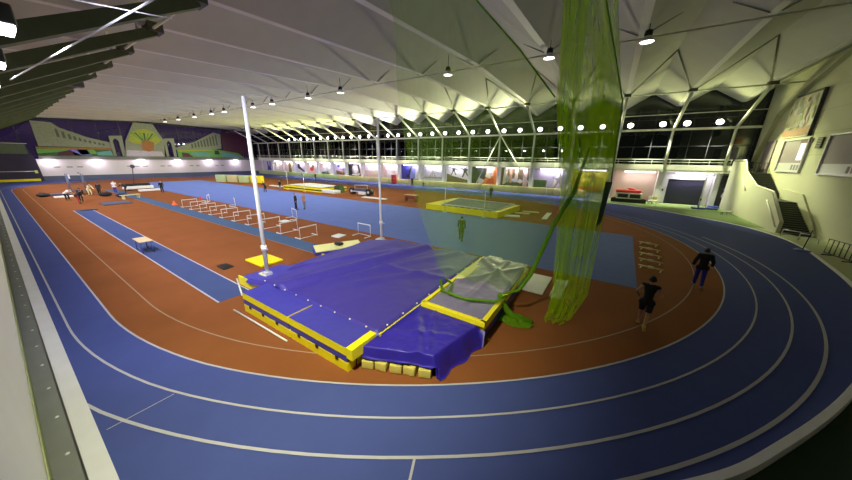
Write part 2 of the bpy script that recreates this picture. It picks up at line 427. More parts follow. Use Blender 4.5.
bal.box((-45.4, 52.02, 5.05), (116.8, .14, .82), M['fascia'])
struct(bal, 'balcony_slab')
br = MB(); br.tube([(12.9, 51.95, 6.15), (-104, 51.95, 6.15)], .055, M['tube'], 6); br.tube([(12.9, 51.95, 5.8), (-104, 51.95, 5.8)], .03, M['tube'], 5)
for i in range(60): br.tube([(12.8 - 2 * i, 51.95, 5.4), (12.8 - 2 * i, 51.95, 6.15)], .03, M['tube'], 5)
struct(br, 'balcony_railing')
wf = MB(); wf.box((4.65, 54.0, 2.3), (20.7, .3, 4.6), M['white']); wf.box((-54.9, 53.2, 2.3), (98.4, .3, 4.6), M['white']); wf.box((-5.7, 53.6, 2.3), (.3, 1.0, 4.6), M['white'])
struct(wf, 'wall_far')
for i, x in enumerate(VX):
    p = MB(); p.box((x, 53.1, 2.25), (.5 if x < 6 else .7, 1.3, 4.5), M['white']); struct(p, 'wall_pillar')
# posters under the balcony, one per bay
def fig(cx, cy, h, m, lean=0, arms=1):
    """a small printed athlete: head, body, limbs as polygons in poster units"""
    s = h
    def q(dx, dy): return (cx + (dx + lean * dy) * s, cy + dy * s)
    out = [(m, [q(.06 * math.cos(t * PI / 4), .92 + .08 * math.sin(t * PI / 4)) for t in range(8)]),
           (m, [q(-.10, .45), q(.10, .45), q(.13, .83), q(-.13, .83)]),
           (m, [q(-.10, .47), q(0, .47), q(-.16, .0), q(-.25, .0)]),
           (m, [q(.0, .47), q(.10, .47), q(.28, .06), q(.20, .0)])]
    if arms: out += [(m, [q(-.12, .82), q(-.12, .70), q(-.38, .60 + .3 * arms), q(-.38, .67 + .3 * arms)]), (m, [q(.12, .82), q(.12, .70), q(.36, .50), q(.36, .57)])]
    return out
def blob(cx, cy, rx, ry, m, n=10, j=.2):
    return (m, [(cx + rx * (1 + j * random.uniform(-1, 1)) * math.cos(2 * PI * k / n), cy + ry * (1 + j * random.uniform(-1, 1)) * math.sin(2 * PI * k / n)) for k in range(n)])
R_ = [(-.5, 0), (.5, 0), (.5, 1), (-.5, 1)]
posters = {
 -1: ('yellow poster of an athlete seen through the hanging green net', P['ye'], [(P['gn'], [(-.5, 0), (.5, 0), (.5, .16), (-.5, .1)]), (P['rd'], [(-.3, .02), (.35, .02), (.35, .2), (-.3, .2)])] + fig(.12, .18, .62, P['br'])),
 -2: ('pale lilac poster with a dark green block in its lower left corner', P['lil'], [(P['gn'], [(-.48, .04), (-.08, .06), (-.06, .42), (-.48, .42)]), (P['w'], [(.1, .1), (.32, .1), (.4, .9), (.22, .9)])] + fig(.3, .08, .55, P['gy'])),
 -3: ('brown poster of a crowded stone colonnade, right of the orange poster', P['br'], [(P['cr'], [(-.42, .1), (-.3, .1), (-.26, 1), (-.38, 1)]), (P['sk'], [(-.18, .2), (-.08, .2), (-.1, .95), (-.2, .95)]), (P['cr'], [(.0, .25), (.12, .25), (.1, .98), (.0, .98)]), (P['pk'], [(.3, .05), (.44, .05), (.42, .95), (.28, .95)]), (P['gn'], [(-.4, .02), (.3, .02), (.2, .18), (-.3, .2)]), blob(.0, .35, .12, .1, P['lil']), blob(.2, .3, .08, .12, P['w']), blob(-.25, .4, .06, .2, P['stone'])]),
 -4: ('black and orange poster with a pale sprinter and flames', P['k'], [(P['og'], [(-.3, .02), (.5, .0), (.5, .45), (.1, .4)]), (P['rd'], [(.1, .1), (.42, .12), (.36, .38), (.15, .34)]), (P['cr'], [(.05, .45), (.25, .35), (.42, .95), (.12, .97)]), blob(-.12, .2, .12, .14, P['w']), (P['og'], [(.28, .4), (.5, .35), (.5, 1), (.4, 1)]), blob(.3, .62, .08, .12, P['pk'])]),
 -5: ('pale poster of two dark figures swinging above a brown hillside', P['w'], [(P['br'], [(-.45, .02), (.5, .02), (.5, .2), (-.2, .42), (-.45, .55)]), (P['lil'], [(-.3, .7), (.45, .72), (.45, .95), (-.3, .95)])] + fig(-.15, .46, .5, P['k'], .05) + fig(.38, .36, .6, P['k'], -.05) + [(P['k'], [(-.15, .84), (.4, .8), (.4, .82), (-.15, .86)])]),
 -6: ('pale violet poster of a tapering dark tower by water', P['lil'], [(P['stone'], [(-.4, .18), (.46, .2), (.46, .3), (-.4, .28)]), (P['gy'], [(-.02, .3), (.03, .3), (.06, .55), (.05, .95), (.0, .95), (-.01, .55)]), (P['gy'], [(-.16, .28), (-.06, .28), (.02, .6), (-.02, .6)]), (P['gy'], [(.1, .28), (.2, .28), (.08, .6), (.04, .6)]), (P['w'], [(.2, .6), (.45, .55), (.45, .95), (.2, .95)])]),
 -7: ('deep blue poster of a dark gymnast upside down', P['bl'], [(P['db'], [(-.5, 0), (.0, 0), (-.1, .9), (-.5, 1)]), (P['lil'], [(.25, .1), (.5, .1), (.5, 1), (.3, 1)]), blob(-.1, .25, .1, .14, P['k']), (P['k'], [(-.12, .3), (-.02, .3), (.1, .9), (.02, .95)]), (P['db'], [(-.2, .4), (-.08, .35), (-.02, .85), (-.12, .9)])]),
 -8: ('almost blank pale pink poster beside the red box', P['pk'], [(P['w'], [(-.2, .1), (.45, .1), (.45, .9), (-.2, .9)]), blob(.2, .5, .15, .1, P['pk'])]),
 -9: ('pale pink poster with a faint cream shape, behind the left of the brown bench', P['pk'], [(P['w'], [(-.45, .5), (.4, .5), (.4, .95), (-.45, .95)]), blob(.15, .35, .2, .15, P['cr'])]),
 -10: ('dark poster of a white crouching figure in a circle', P['k'], [blob(.0, .45, .24, .42, P['gy'], 14, .08), blob(.02, .5, .16, .25, P['w'], 12, .1), (P['w'], [(-.3, .1), (.25, .08), (.35, .3), (.2, .22), (-.2, .2)]), (P['pk'], [(.38, 0), (.5, 0), (.5, 1), (.3, 1)])]),
 -11: ('pale lilac poster of a figure in blue over brown ground', P['lil'], [(P['br'], [(-.3, .1), (.3, .05), (.35, .3), (-.3, .4)]), blob(-.1, .75, .1, .12, P['db']), (P['rd'], [(-.2, .3), (.2, .2), (.2, .3), (-.2, .4)])] + fig(.25, .1, .5, P['gy'])),
 -12: ('pale poster with a green and white landing figure', P['w'], [(P['gn'], [(-.4, .05), (.3, .05), (.2, .3), (-.4, .2)]), (P['pk'], [(-.5, .5), (-.2, .5), (-.2, 1), (-.5, 1)])] + fig(.1, .15, .6, P['lil'])),
 -13: ('pink poster of a red and brown tumbling athlete', P['pk'], [blob(-.1, .4, .2, .15, P['rd']), blob(.0, .65, .12, .15, P['br']), (P['lil'], [(.2, .1), (.5, .1), (.5, .9), (.25, .9)])]),
 -14: ('lilac poster of a dark leaning jumper', P['lil'], [blob(-.2, .6, .12, .25, P['k']), (P['k'], [(-.2, .4), (.3, .1), (.35, .2), (-.1, .6)]), (P['pk'], [(.2, .5), (.5, .5), (.5, 1), (.2, 1)])]),
 -15: ('tan poster with a brown vertical band', P['cr'], [(P['br'], [(-.1, 0), (.2, 0), (.15, 1), (-.1, 1)]), (P['pk'], [(-.5, 0), (-.3, 0), (-.3, 1), (-.5, 1)])]),
 -16: ('pale poster with a white sphere and tan stripes', P['cr'], [blob(-.2, .4, .15, .2, P['w']), (P['pk'], [(.0, 0), (.2, 0), (.2, 1), (.0, 1)]), (P['br'], [(.35, .1), (.45, .1), (.45, .9), (.35, .9)])]),
 -17: ('lilac poster of dark blue trousers hanging, leftmost but one', P['lil'], [(P['db'], [(-.25, .1), (.2, .1), (.15, .5), (-.2, .5)]), (P['db'], [(-.2, .5), (-.05, .5), (-.1, .95), (-.2, .95)]), (P['db'], [(.05, .5), (.18, .5), (.2, .95), (.1, .95)])]),
 -18: ('faded pink poster at the left end of the poster row', P['pk'], [(P['lil'], [(-.3, .1), (.3, .1), (.3, .8), (-.3, .8)])]),
}
PW, PH, PZ = 5.25, 3.45, 1.0
for k, (lab, bg, shapes) in posters.items():
    xc = .3 + 6 * k + 3
    mb = MB(); mb.box((0, 0, PH / 2), (PW, .06, PH), bg)
    for n, (m_, pts) in enumerate(shapes): mb.poly([(u * PW, -.035 - .004 * n, v * PH) for u, v in pts], m_)
    t = thing('poster', lab, 'poster', (xc, 53.0 if k < -1 else 53.78, PZ), 0, 'posters along the far wall')
    mb.build('print', t, fix=False)
    f = MB()
    for z in (0, PH): f.box((0, -.05, z), (PW + .12, .1, .08), M['alu'])
    for x in (-1, 1): f.box((x * PW / 2, -.05, PH / 2), (.08, .1, PH), M['alu'])
    f.build('frame', t)
# padded low barrier in front of the posters: straw, then green to the left
for i in range(17):
    x0 = -2.7 - 6 * i
    o = MB().rbox((0, 0, .6), (5.9, .3, 1.2), M['band'] if i < 10 else M['greenpad'], .05).build('wall_pad')
    o.location = (x0 - 3, 52.0, .012)
    tag(o, '%s wall pad, %s from the right along the far wall under the posters' % ('straw yellow' if i < 10 else 'pale green', ORD[i]), 'wall pad', 'wall pads under the posters')
# strip lights under the balcony
tube0 = None
for i in range(18):
    xc = .3 + 6 * (1 - i) + 3.4
    lab = 'white fluorescent strip light under the balcony, %s from the right' % ORD[i]
    if tube0 is None:
        tube0 = thing('ceiling_strip_light', lab, 'strip light', (xc, 52.3, 4.38), 0, 'strip lights under the balcony')
        MB().box((0, 0, .09), (3.9, .22, .08), M['white']).build('housing', tube0)
        MB().tube([(-1.85, 0, 0), (1.85, 0, 0)], .07, M['strip'], 8).build('tube', tube0)
        t = tube0
    else: t = dup(tube0, (xc, 52.3, 4.38), 0, lab)
    light('AREA', (xc, 52.4, 4.25), 95, (1, .90, 1), None, (math.radians(18), 0, 0), 3.6, sy=.2)

# right-hand bays: cart bay and roller door bay
bb = MB(); bb.box((3.3, 53.75, 2.25), (5.3, .12, 4.4), M['beige']); struct(bb, 'wall_bay_beige')
dr = MB(); dr.box((9.3, 53.5, 1.75), (4.0, .16, 3.5), M['rollup'])
for i in range(14): dr.box((9.3, 53.40, .15 + i * .25), (4.0, .05, .03), M['charcoal'])
d1 = struct(dr, 'door_1')
fr = MB(); fr.box((9.3, 53.3, 3.75), (5.4, .3, .55), M['white']); fr.box((6.95, 53.3, 1.75), (.7, .3, 3.5), M['white']); fr.box((11.6, 53.3, 1.75), (.6, .3, 3.5), M['white'])
fr.build('door_frame', d1)
sw = MB(); sw.box((6.9, 53.12, 1.9), (.18, .06, .3), M['charcoal']); sw.build('switch_box', d1)
pd = MB(); pd.box((13.35, 52.36, 2.1), (1.7, .08, 4.2), P['k'])
for n, (m_, pts) in enumerate([blob(13.4, 3.3, .2, .3, P['lil']), blob(13.5, 2.4, .55, .6, P['bl']), blob(13.2, 1.6, .3, .5, P['lil']), blob(13.8, 1.2, .25, .4, P['rd'])]):
    pd.poly([(x, 52.315 - .004 * n, z) for x, z in pts], m_)
tag(pd.build('doorway_banner', fix=False), 'dark banner with a blue and white figure beside the white stair wall', 'banner')

# ------------------------------------------------------------------ right wall, stairs
rw = MB(); rw.box((15.15, 26, 8), (.3, 54, 16), M['wallr'])
rw.slab([(14.99, 52, 6.0), (14.99, 49.3, 11.0), (14.99, 44.8, 13.0), (14.99, 40, 14.6), (14.99, 36, 15.4), (14.99, 36, 16), (14.99, 52, 16)], (-.45, 0, 0), M['wallr'])
for z in (6.6, 8.5, 10.4, 12.2): rw.box((14.995, 30, z), (.012, 44, .03), M['concrete'])
struct(rw, 'wall_right')
def rwin(n, y0, y1, z0, z1):
    f = MB(); x = 14.93
    for z in (z0, z1): f.box((x, (y0 + y1) / 2, z), (.2, y1 - y0 + .12, .12), M['alu'])
    for y in (y0, y1): f.box((x, y, (z0 + z1) / 2), (.2, .12, z1 - z0), M['alu'])
    o = struct(f, 'window_%d' % n)
    p = MB(); p.box((14.97, (y0 + y1) / 2, (z0 + z1) / 2 + .4), (.04, y1 - y0, z1 - z0 - .8), M['purplewin'])
    p.box((14.96, (y0 + y1) / 2, z0 + .42), (.04, y1 - y0, .85), M['alu'])
    for i in range(3): p.box((14.935, y0 + .6 + i * .5, z0 + .42), (.02, .3, .5), M['purplewin'])
    p.build('pane', o)
    return o
o = rwin(31, 41.6, 46.2, 5.05, 8.1)
lit = MB(); lit.box((14.94, 42.5, 7.0), (.03, .9, 1.7), M['litroom']); lit.box((14.94, 42.2, 7.85), (.035, 1.9, .35), P['plum']); lit.build('lit_opening', o)
rwin(32, 33.5, 38.7, 5.0, 8.15)
d = MB(); d.box((14.95, 49.4, 6.5), (.12, 2.3, 3.5), M['purplewin']); struct(d, 'door_2')
ps = MB(); ps.box((14.9, 44.6, 10.3), (.1, 5.2, 3.9), P['cr'])
random.seed(3)
for i in range(46):
    m_ = random.choice([P['cr'], P['olive'], P['stone'], P['pk'], P['w'], P['br']])
    y, z = 44.6 + random.uniform(-2.2, 2.2), 10.3 + random.uniform(-1.6, 1.6)
    _, pts = blob(y, z, random.uniform(.12, .4), random.uniform(.15, .5), m_)
    ps.poly([(14.845 - .0015 * i, a, b) for a, b in pts], m_)
ps.poly([(14.77, 42.2, 8.5), (14.77, 47, 8.5), (14.77, 47, 9.0), (14.77, 42.2, 9.3)], P['rust'])
t = thing('mosaic_panel', 'large cream and brown picture panel high on the right wall above the lit window', 'picture', (0, 0, 0))
ps.build('picture', t, fix=False)
fr = MB()
fr.box((14.85, 44.6, 12.3), (.25, 5.3, .14), M['charcoal']); fr.box((14.85, 41.98, 10.3), (.25, .14, 4.0), M['charcoal']); fr.build('frame', t)
vn = MB(); vn.box((14.93, 40.0, 7.6), (.12, .75, .9), M['stair'])
for i in range(6): vn.box((14.86, 40.0, 7.25 + i * .14), (.03, .7, .03), M['wallr'])
tag(vn.build('wall_vent'), 'small dark louvred vent on the right wall between its two windows', 'vent')
sg = MB(); sg.box((14.9, 32.6, 11.2), (.15, 3.4, 1.6), M['charcoal'])
tag(sg.build('scoreboard'), 'dark board high on the right wall at the photo edge', 'board')

st = MB()
st.slab([(13.0, 52, 0), (13.0, 36.2, 0), (13.0, 36.2, 1.0), (13.0, 39.3, 3.2), (13.0, 43.3, 3.5), (13.0, 47.0, 4.85), (13.0, 48.3, 6.0), (13.0, 52, 6.0)], (.25, 0, 0), M['wallr'])
struct(st, 'wall_stair_parapet')
sr = MB(); sr.tube([(13.1, 52, 6.15), (13.1, 48.3, 6.15), (13.1, 47.0, 4.97), (13.1, 43.3, 3.62), (13.1, 39.3, 3.32), (13.1, 36.2, 1.12)], .06, M['tube'], 8)
sr.tube([(12.93, 46.9, 4.2), (12.93, 45.2, 2.9)], .05, M['tube'], 6); sr.tube([(12.93, 39.6, 2.5), (12.93, 36.4, .5)], .05, M['tube'], 6)
struct(sr, 'stair_handrail')
fs = MB()
n = 14
for i in range(n):
    y1 = 47.3 - i * (4.2 / n); z1 = 4.74 - i * (2.34 / n)
    fs.box((14.1, y1 - .15, (z1) / 2), (1.7, 4.2 / n, z1), M['stair'])
fs.box((14.1, 41.4, 1.2), (1.7, 3.5, 2.4), M['stair'])
for i in range(n):
    y1 = 39.7 - i * (3.9 / n); z1 = 2.4 - (i + 1) * (2.4 / (n + 1))
    fs.box((14.1, y1 - .14, z1 / 2), (1.7, 3.9 / n, z1), M['stair'])
    fs.box((14.1, y1 - .27, z1 - .03), (1.7, .03, .06), M['gutterdark'])
fs.box((14.1, 49.6, 4.62), (1.8, 4.6, .24), M['stair'])
struct(fs, 'staircase')
rs = MB(); rs.slab([(14.85, 43.2, .0), (14.85, 35.5, 0), (14.85, 36.3, 1.0), (14.85, 39.4, 3.2), (14.85, 43.2, 3.4)], (.12, 0, 0), M['wallr']); struct(rs, 'trim_4')
gr = MB()
for i in range(8): gr.tube([(13.3 + i * .22, 48.2, 4.75), (13.3 + i * .22, 48.2, 5.85)], .02, M['charcoal'], 5)
gr.tube([(13.2, 48.2, 5.85), (14.95, 48.2, 5.85)], .03, M['charcoal'], 5)
tag(gr.build('guard_rail'), 'short dark guard rail at the head of the stairs before the door', 'railing')

# ------------------------------------------------------------------ left end wall: white band, ledge lamps, painted relief, night glazing
ew = MB(); ew.box((-104.2, 26, 2.3), (.3, 54, 4.6), M['endwhite']); struct(ew, 'wall_left')
le = MB(); le.box((-103.7, 29.5, 4.95), (1.0, 46, .7), M['gutterdark']); struct(le, 'trim_5')
bw = MB(); bw.box((-103.9, 29, .5), (.3, 46, 1.0), M['slate']); struct(bw, 'baseboard_left')
# faint dark marks in rows on the white wall
mk = MB()
for y in (8.5, 10.3, 11.8, 20, 21.5, 23, 26.5, 28, 33, 34.5, 39.5, 41):
    mk.box((-104.03, y, 2.9), (.03, .9, .28), P['gy'])
struct(mk, 'trim_6')
gw = MB()
for i in range(14): gw.box((-104.3, 1 + i * 3.8, 9.8), (.12, .12, 9.4), M['charcoal'])
o = struct(gw, 'window_30')
MB().box((-104.4, 26, 9.9), (.04, 53, 9.6), GLASS).build('pane', o)
X0 = -103.55
DB = 0.0
def panel(pts, m, mb, d=0.0): d += DB; mb.slab([(X0 + d, y, z) for y, z in pts], (-.14, 0, 0), m)
# left arcade
t = thing('mural_arcade', 'grey painted arcade receding to the right on the left half of the end wall', 'mural', (0, 0, 0), 0, 'painted arcades on the end wall')
mb = MB(); panel([(7.0, 12.4), (9.7, 12.3), (10.6, 11.3), (14.2, 9.6), (17.9, 8.5), (17.7, 7.3), (7.0, 7.3)], P['stone'], mb); mb.build('facade', t)
for y, z in zip((9.9, 10.7, 11.5, 12.2, 12.9, 13.6, 14.3, 15.0, 15.7, 16.3), (11.2, 10.7, 10.2, 9.8, 9.5, 9.2, 9.0, 8.8, 8.6, 8.45)):
    b_ = 9.4 - (y - 9.7) * .24; mb = MB(); panel([(y, b_), (y + .38, b_ - .05), (y + .38, z - .35), (y + .19, z - .12), (y, z - .2)], P['stoned'], mb, .03); mb.build('arch', t)
t = thing('mural_arcade', 'green painted arcade rising to the right on the right half of the end wall', 'mural', (0, 0, 0), 0, 'painted arcades on the end wall')
mb = MB(); panel([(29.8, 7.7), (34.7, 9.6), (39.9, 12.6), (41.8, 12.2), (41.4, 7.9), (30.4, 7.1)], P['stone'], mb); mb.build('facade', t)
for i in range(9):
    mb = MB(); y = 33.8 + i * .8; z = 8.9 + i * .36; b_ = 7.9 + i * .12; panel([(y, b_), (y + .4, b_), (y + .4, z), (y + .2, z + .25), (y, z)], P['stoned'], mb, .03); mb.build('arch', t)
DB = .22
for nm, y0, lab in (('l', 17.6, 'grey painted gateway left of the green fan shape'), ('r', 27.7, 'grey painted gateway right of the green fan shape')):
    t = thing('mural_gateway', lab, 'mural', (0, 0, 0), 0, 'painted gateways on the end wall')
    mb = MB(); panel([(y0, 5.4), (y0 + .55, 5.4), (y0 + .6, 9.0), (y0 + 1.1, 9.6), (y0 + 1.6, 9.0), (y0 + 1.6, 5.4), (y0 + 2.2, 5.4), (y0 + 2.4, 10.3), (y0 + .1, 10.1)], P['stone'], mb); mb.build('arch', t)
DB = .44
t = thing('mural_fan', 'olive green painted fan shape with a rust red centre on the end wall', 'mural', (0, 0, 0))
mb = MB(); panel([(22.6, 13.6), (26.3, 13.6), (27.8, 9.4), (27.2, 5.3), (19.6, 5.3), (20.4, 9.2)], P['stone'], mb); mb.build('backing', t)
mb = MB(); panel([(20.9, 9.2), (21.6, 10.9), (22.8, 11.9), (24.4, 12.2), (26.0, 11.7), (27.3, 9.6), (25.6, 8.3), (24.2, 8.9), (22.0, 8.4)], P['olive'], mb, .03)
for i in range(7): panel([(24 - .1, 8.8), (24 + .1, 8.8), (21.6 + i * .85 + .2, 11.2), (21.6 + i * .85 - .2, 11.2)], P['gn'] if i % 2 else P['lg'], mb, .05)
mb.build('leaves', t)
mb = MB(); panel([(23.2, 9.1), (24.4, 9.5), (25.7, 9.0), (25.2, 6.9), (24.2, 6.6), (23.1, 7.0)], P['rust'], mb, .08); mb.build('centre', t)
mb = MB(); panel([(19.9, 5.5), (27, 5.5), (26.8, 6.7), (20.1, 6.9)], P['lil'], mb, .06); mb.build('plinth', t)
DB = .66
t = thing('mural_band', 'rainbow striped painted band below the left arcade', 'mural', (0, 0, 0), 0, 'painted bands on the end wall')
mb = MB(); panel([(6.5, 5.35), (17.6, 5.35), (17.6, 7.3), (6.5, 7.2)], P['gn'], mb)
for pts, m_ in (([(6.5, 5.8), (10, 6.2), (11.5, 6.9), (6.5, 6.7)], P['lg']), ([(6.5, 6.8), (17.6, 6.9), (17.6, 7.25), (6.5, 7.1)], P['rust']), ([(9, 5.5), (12.5, 5.5), (11, 6.6), (9.5, 6.2)], P['plum']), ([(11.5, 5.5), (14, 5.5), (13.5, 6.8), (11, 6.8)], P['bl']), ([(12.5, 5.6), (15, 5.9), (14.6, 6.8), (12, 6.7)], P['lg']), ([(15.0, 5.5), (17.5, 5.5), (17.3, 6.7), (15, 6.2)], P['tq'])): panel(pts, m_, mb, .03)
mb.build('print', t)
t = thing('mural_band', 'green and turquoise painted band below the right arcade', 'mural', (0, 0, 0), 0, 'painted bands on the end wall')
mb = MB(); panel([(30.1, 5.35), (47.3, 5.35), (45.7, 6.7), (39.0, 7.8), (30.1, 7.3)], P['lg'], mb)
for pts, m_ in (([(30.3, 6.8), (39, 7.3), (38, 7.6), (30.3, 7.2)], P['olive']), ([(31, 5.4), (33.5, 5.4), (32.5, 6.4), (31, 6.6)], P['plum']), ([(34, 5.6), (38.5, 5.8), (37, 6.8), (33, 6.6)], P['tq']), ([(39.0, 6.2), (40.4, 6.2), (40.2, 7.4), (39.2, 7.3)], P['k']), ([(41, 5.6), (46, 5.5), (44, 6.5), (41, 7.0)], P['tq'])): panel(pts, m_, mb, .03)
mb.build('print', t)
t = MB(); t.slab([(-104.0, 42.0, 7.0), (-104.0, 50.0, 6.0), (-104.0, 50.0, 12.8), (-104.0, 42.2, 13.0)], (-.1, 0, 0), P['plum'])
tag(t.build('curtain'), 'dark plum curtain at the far right of the end wall', 'curtain')
# dark netted opening at the near left corner
dk_ = MB(); dk_.slab([(-103.4, -.6, 0), (-103.4, 6.2, 0), (-103.4, 6.0, 4.6), (-103.4, 5.2, 8), (-103.4, -.6, 8)], (-.2, 0, 0), M['dark'])
struct(dk_, 'wall_corner_dark')
gb = MB(); gb.box((-103.25, 2.2, 6.6), (.1, 6.2, 1.9), P['stoned']); struct(gb, 'trim_7')
lb = MB(); lb.tube([(-103.1, -.5, 7.7), (-103.1, 5.6, 7.7)], .06, M['white'], 5); lb.tube([(-103.1, -.5, 2.1), (-103.1, 5.6, 2.1)], .07, M['alu'], 5); lb.box((-103.1, 5.5, 2.0), (.2, .4, .6), M['paleyellow'])
struct(lb, 'corner_rail')
yb = MB(); yb.rbox((-103.0, 2.6, .3), (.5, 6.2, .5), M['yellow'], .05); tag(yb.build('floor_pad'), 'long yellow floor pad below the dark corner at far left', 'pad')
lamp0 = None
for i, y in enumerate((7.6, 14.6, 22.3, 29.8, 37.4, 44.8)):
    lab = 'bright lamp under the ledge of the end wall, %s from the left' % ORD[i]
    if lamp0 is None:
        lamp0 = thing('wall_lamp', lab, 'lamp', (-103.4, y, 4.5), 0, 'ledge lamps on the end wall')
        MB().box((0, 0, .05), (.35, 1.6, .1), M['white']).build('housing', lamp0)
        MB().box((0, 0, -.05), (.28, 1.5, .1), M['strip']).build('diffuser', lamp0)
    else: dup(lamp0, (-103.4, y, 4.5), 0, lab)
    light('POINT', (-103.0, y, 4.1), 170, (1, .88, 1), None, radius=.3)

# ------------------------------------------------------------------ lamps
pend0 = None
PX = [.6, -5.1, -13.5, -20.5, -27.6, -33.7, -42, -47.3, -56.9, -61.9, -69.6, -78, -86]
PXV = [x for x in PX if x != -20.5]
for i, x in enumerate(PXV):
    lab = 'white bell pendant lamp in the ceiling row, %s from the right' % ORD[i]
    loc = (x, 24.2, 13.0)
    if pend0 is None:
        pend0 = thing('pendant_lamp', lab, 'pendant lamp', loc, 0, 'pendant lamps in a row under the ceiling')
        MB().lathe((0, 0, 0), [(.0, .62), (.18, .60), (.22, .45), (.22, .30), (.0, .30)], M['black'], 14).build('ballast_box', pend0)
        MB().lathe((0, 0, 0), [(.12, .30), (.20, .25), (.32, .08), (.40, -.05), (.385, -.05), (.30, .08), (.1, .24)], M['white'], 18).build('shade', pend0)
        MB().lathe((0, 0, 0), [(.0, -.03), (.36, -.03), (.36, .0), (.0, .02)], M['lamp'], 18).build('bulb', pend0)
        MB().tube([(0, 0, .6), (0, 0, 1.5)], .025, M['black'], 6).build('stem', pend0)
    else: dup(pend0, loc, 0, lab)
    light('SPOT', (x, 24.2, 12.85), 2000 if x < -15 else (700 if x < -10 else 120), (1, .95, .93) if x < -15 else (1, 1, .45), None, (0, 0, 0), spot=math.radians(135), blend=.6, radius=.3)
fl0 = None
FX = [10.6, 7.5, 5.0, 1.4, -2.0, -4.95, -7.8, -10.9, -14.2] + [-17.0 - 3 * k for k in range(23)]
for i, x in enumerate(FX):
    lab = 'bright floodlight on the far window transom, %s from the right' % ORD[i]
    loc = (x, 51.55, 10.75)
    if fl0 is None:
        fl0 = thing('floodlight', lab, 'floodlight', loc, 0, 'floodlights along the far transom')
        MB().rbox((0, .18, 0), (.7, .3, .6), M['charcoal'], .05).build('housing', fl0)
        MB().ell((0, .0, 0), (.36, .10, .32), M['flood'], 14, 8).build('lens', fl0)
        MB().box((0, .22, -.32), (.08, .08, .5), M['charcoal']).build('bracket', fl0)
    else: dup(fl0, loc, 0, lab)
    if i % 2 == 0:
        aimed((x, 50.7, 10.5), (x, 52.1, 4.9), 5200, (.98, 1, .74), 66, .7)
        if i == 2: aimed((x, 51.2, 10.6), (12.6, 43, 2.0), 5200, (1, 1, .74), 46, .8)
        if x > 4: aimed((x, 51.2, 10.75), (15.5, 44, 4.5), 5200, (.93, 1, .46), 52, .7)
        if x > 0: aimed((x, 51.2, 10.75), (x + 1, 34, 16.5), 800, (.95, 1, .40), 120, .8)
        elif x > -12: aimed((x, 51.2, 10.75), (x, 31, 15), 1000, (.95, 1, .40), 120, .8)
        else: aimed((x, 51.2, 10.75), (x - 12, 22, 14.5), (5200 if x < -48 else 6200), (.96, 1, .40) if x < -48 else ((1, 1, .74) if x < -30 else (.97, 1, .56)), 112, .8)
near0 = None
for i, x in enumerate([-3.2, -8.9, -14.2, -20.0, -26.2] + [-32.6 - 6 * k for k in range(10)]):  # first two are unseen lamps, added to light poles, mats and front track
    lab = 'bright floodlight among the green roof beams at upper left, %s from the camera' % ORD[i]
    if near0 is None:
        near0 = thing('floodlight', lab, 'floodlight', (x, 1.25, 9.25), PI, 'floodlights along the near transom')
        MB().rbox((0, .2, .0), (1.05, .5, .48), M['charcoal'], .05).build('housing', near0)
        MB().box((0, .2, -.29), (.95, .40, .10), M['nearflood']).build('lens', near0)
        MB().box((0, .2, .34), (.1, .1, .26), M['charcoal']).build('bracket', near0)
    else: dup(near0, (x, 1.25, 9.25), PI, lab)
    if i == 0: aimed((x, 1.35, 8.85), (-8.0, 6, 0), 4600, (1, 1.0, .66), 104, .9)
    elif i == 1: aimed((x, 1.35, 8.85), (-15, 8, 0), 2200, (.78, .80, 1), 112, .8)
    else: aimed((x, 1.35, 8.85), (x - 6, 14, -2), 3600, (.90, .86, 1), 112, .8)
t = thing('ceiling_floodlight', 'dark box floodlight with a white end under the ceiling edge at upper left', 'floodlight', (-44.2, 6.1, 12.2))
MB().rbox((0, 0, 0), (1.0, 1.6, .5), M['charcoal'], .06).build('housing', t); MB().box((-.1, -.95, -.1), (.8, .3, .35), M['white']).build('end_cap', t)
MB().box((0, 0, 1.1), (.08, .08, 1.9), M['bracket']).build('bracket', t)

# ------------------------------------------------------------------ pole vault landing mat
random.seed(11)
t = thing('pole_vault_mat', 'large violet blue pole vault landing mat with yellow and blue striped sides', 'landing mat', (0, 0, 0))
core = MB(); core.rbox((-7.9, 9.15, .40), (6.0, 7.8, .78), M['padblue'], .05); core.build('core', t)
def wr(x, y, a, s): return a * noise.fractal(Vector((x * s, y * s, 3.1)), .6, 2.0, 4)
def crease(x, y, p, q, wd, h):
    p, q, v = Vector(p), Vector(q), Vector((x, y)); d = q - p; tt = max(0, min(1, (v - p).dot(d) / d.dot(d)))
    return 1.45 * h * math.exp(-((v - p - d * tt).length / wd) ** 2)
def cover(u, v):
    x = -12.9 + u * 7.95; y = 5.12 + v * 7.95
    e = min(max((x + 12.6) / 2.0, 0), 1)
    z = .52 + .37 * e + wr(x, y, .016, 1.0)
    z += crease(x, y, (-10.2, 5.1), (-8.3, 13.1), .28, .10) + crease(x, y, (-9.2, 6.5), (-6.2, 12.9), .3, .07) - crease(x, y, (-9.7, 5.1), (-7.7, 13.1), .25, .06)
    z += crease(x, y, (-8.5, 9), (-5.2, 9.6), .2, .05) + crease(x, y, (-7.9, 7.2), (-5.6, 10.6), .22, .05) + crease(x, y, (-12, 7), (-9, 11.5), .25, .06)
    if u < .001 or u > .999 or v < .001 or v > .999: z -= .14
    return (x, y, z)
cv = MB(); cv.grid(cover, 90, 90, M['matblue']); cv.build('cover', t)
gm = MB()
for i in range(9): gm.ell((-11.2 + i * .72, 5.16, .88), (.035, .03, .03), M['whitevinyl'], 8, 5)
for i in range(9): gm.ell((-4.98, 5.6 + i * .8, .87), (.03, .035, .03), M['whitevinyl'], 8, 5)
gm.build('grommets', t)
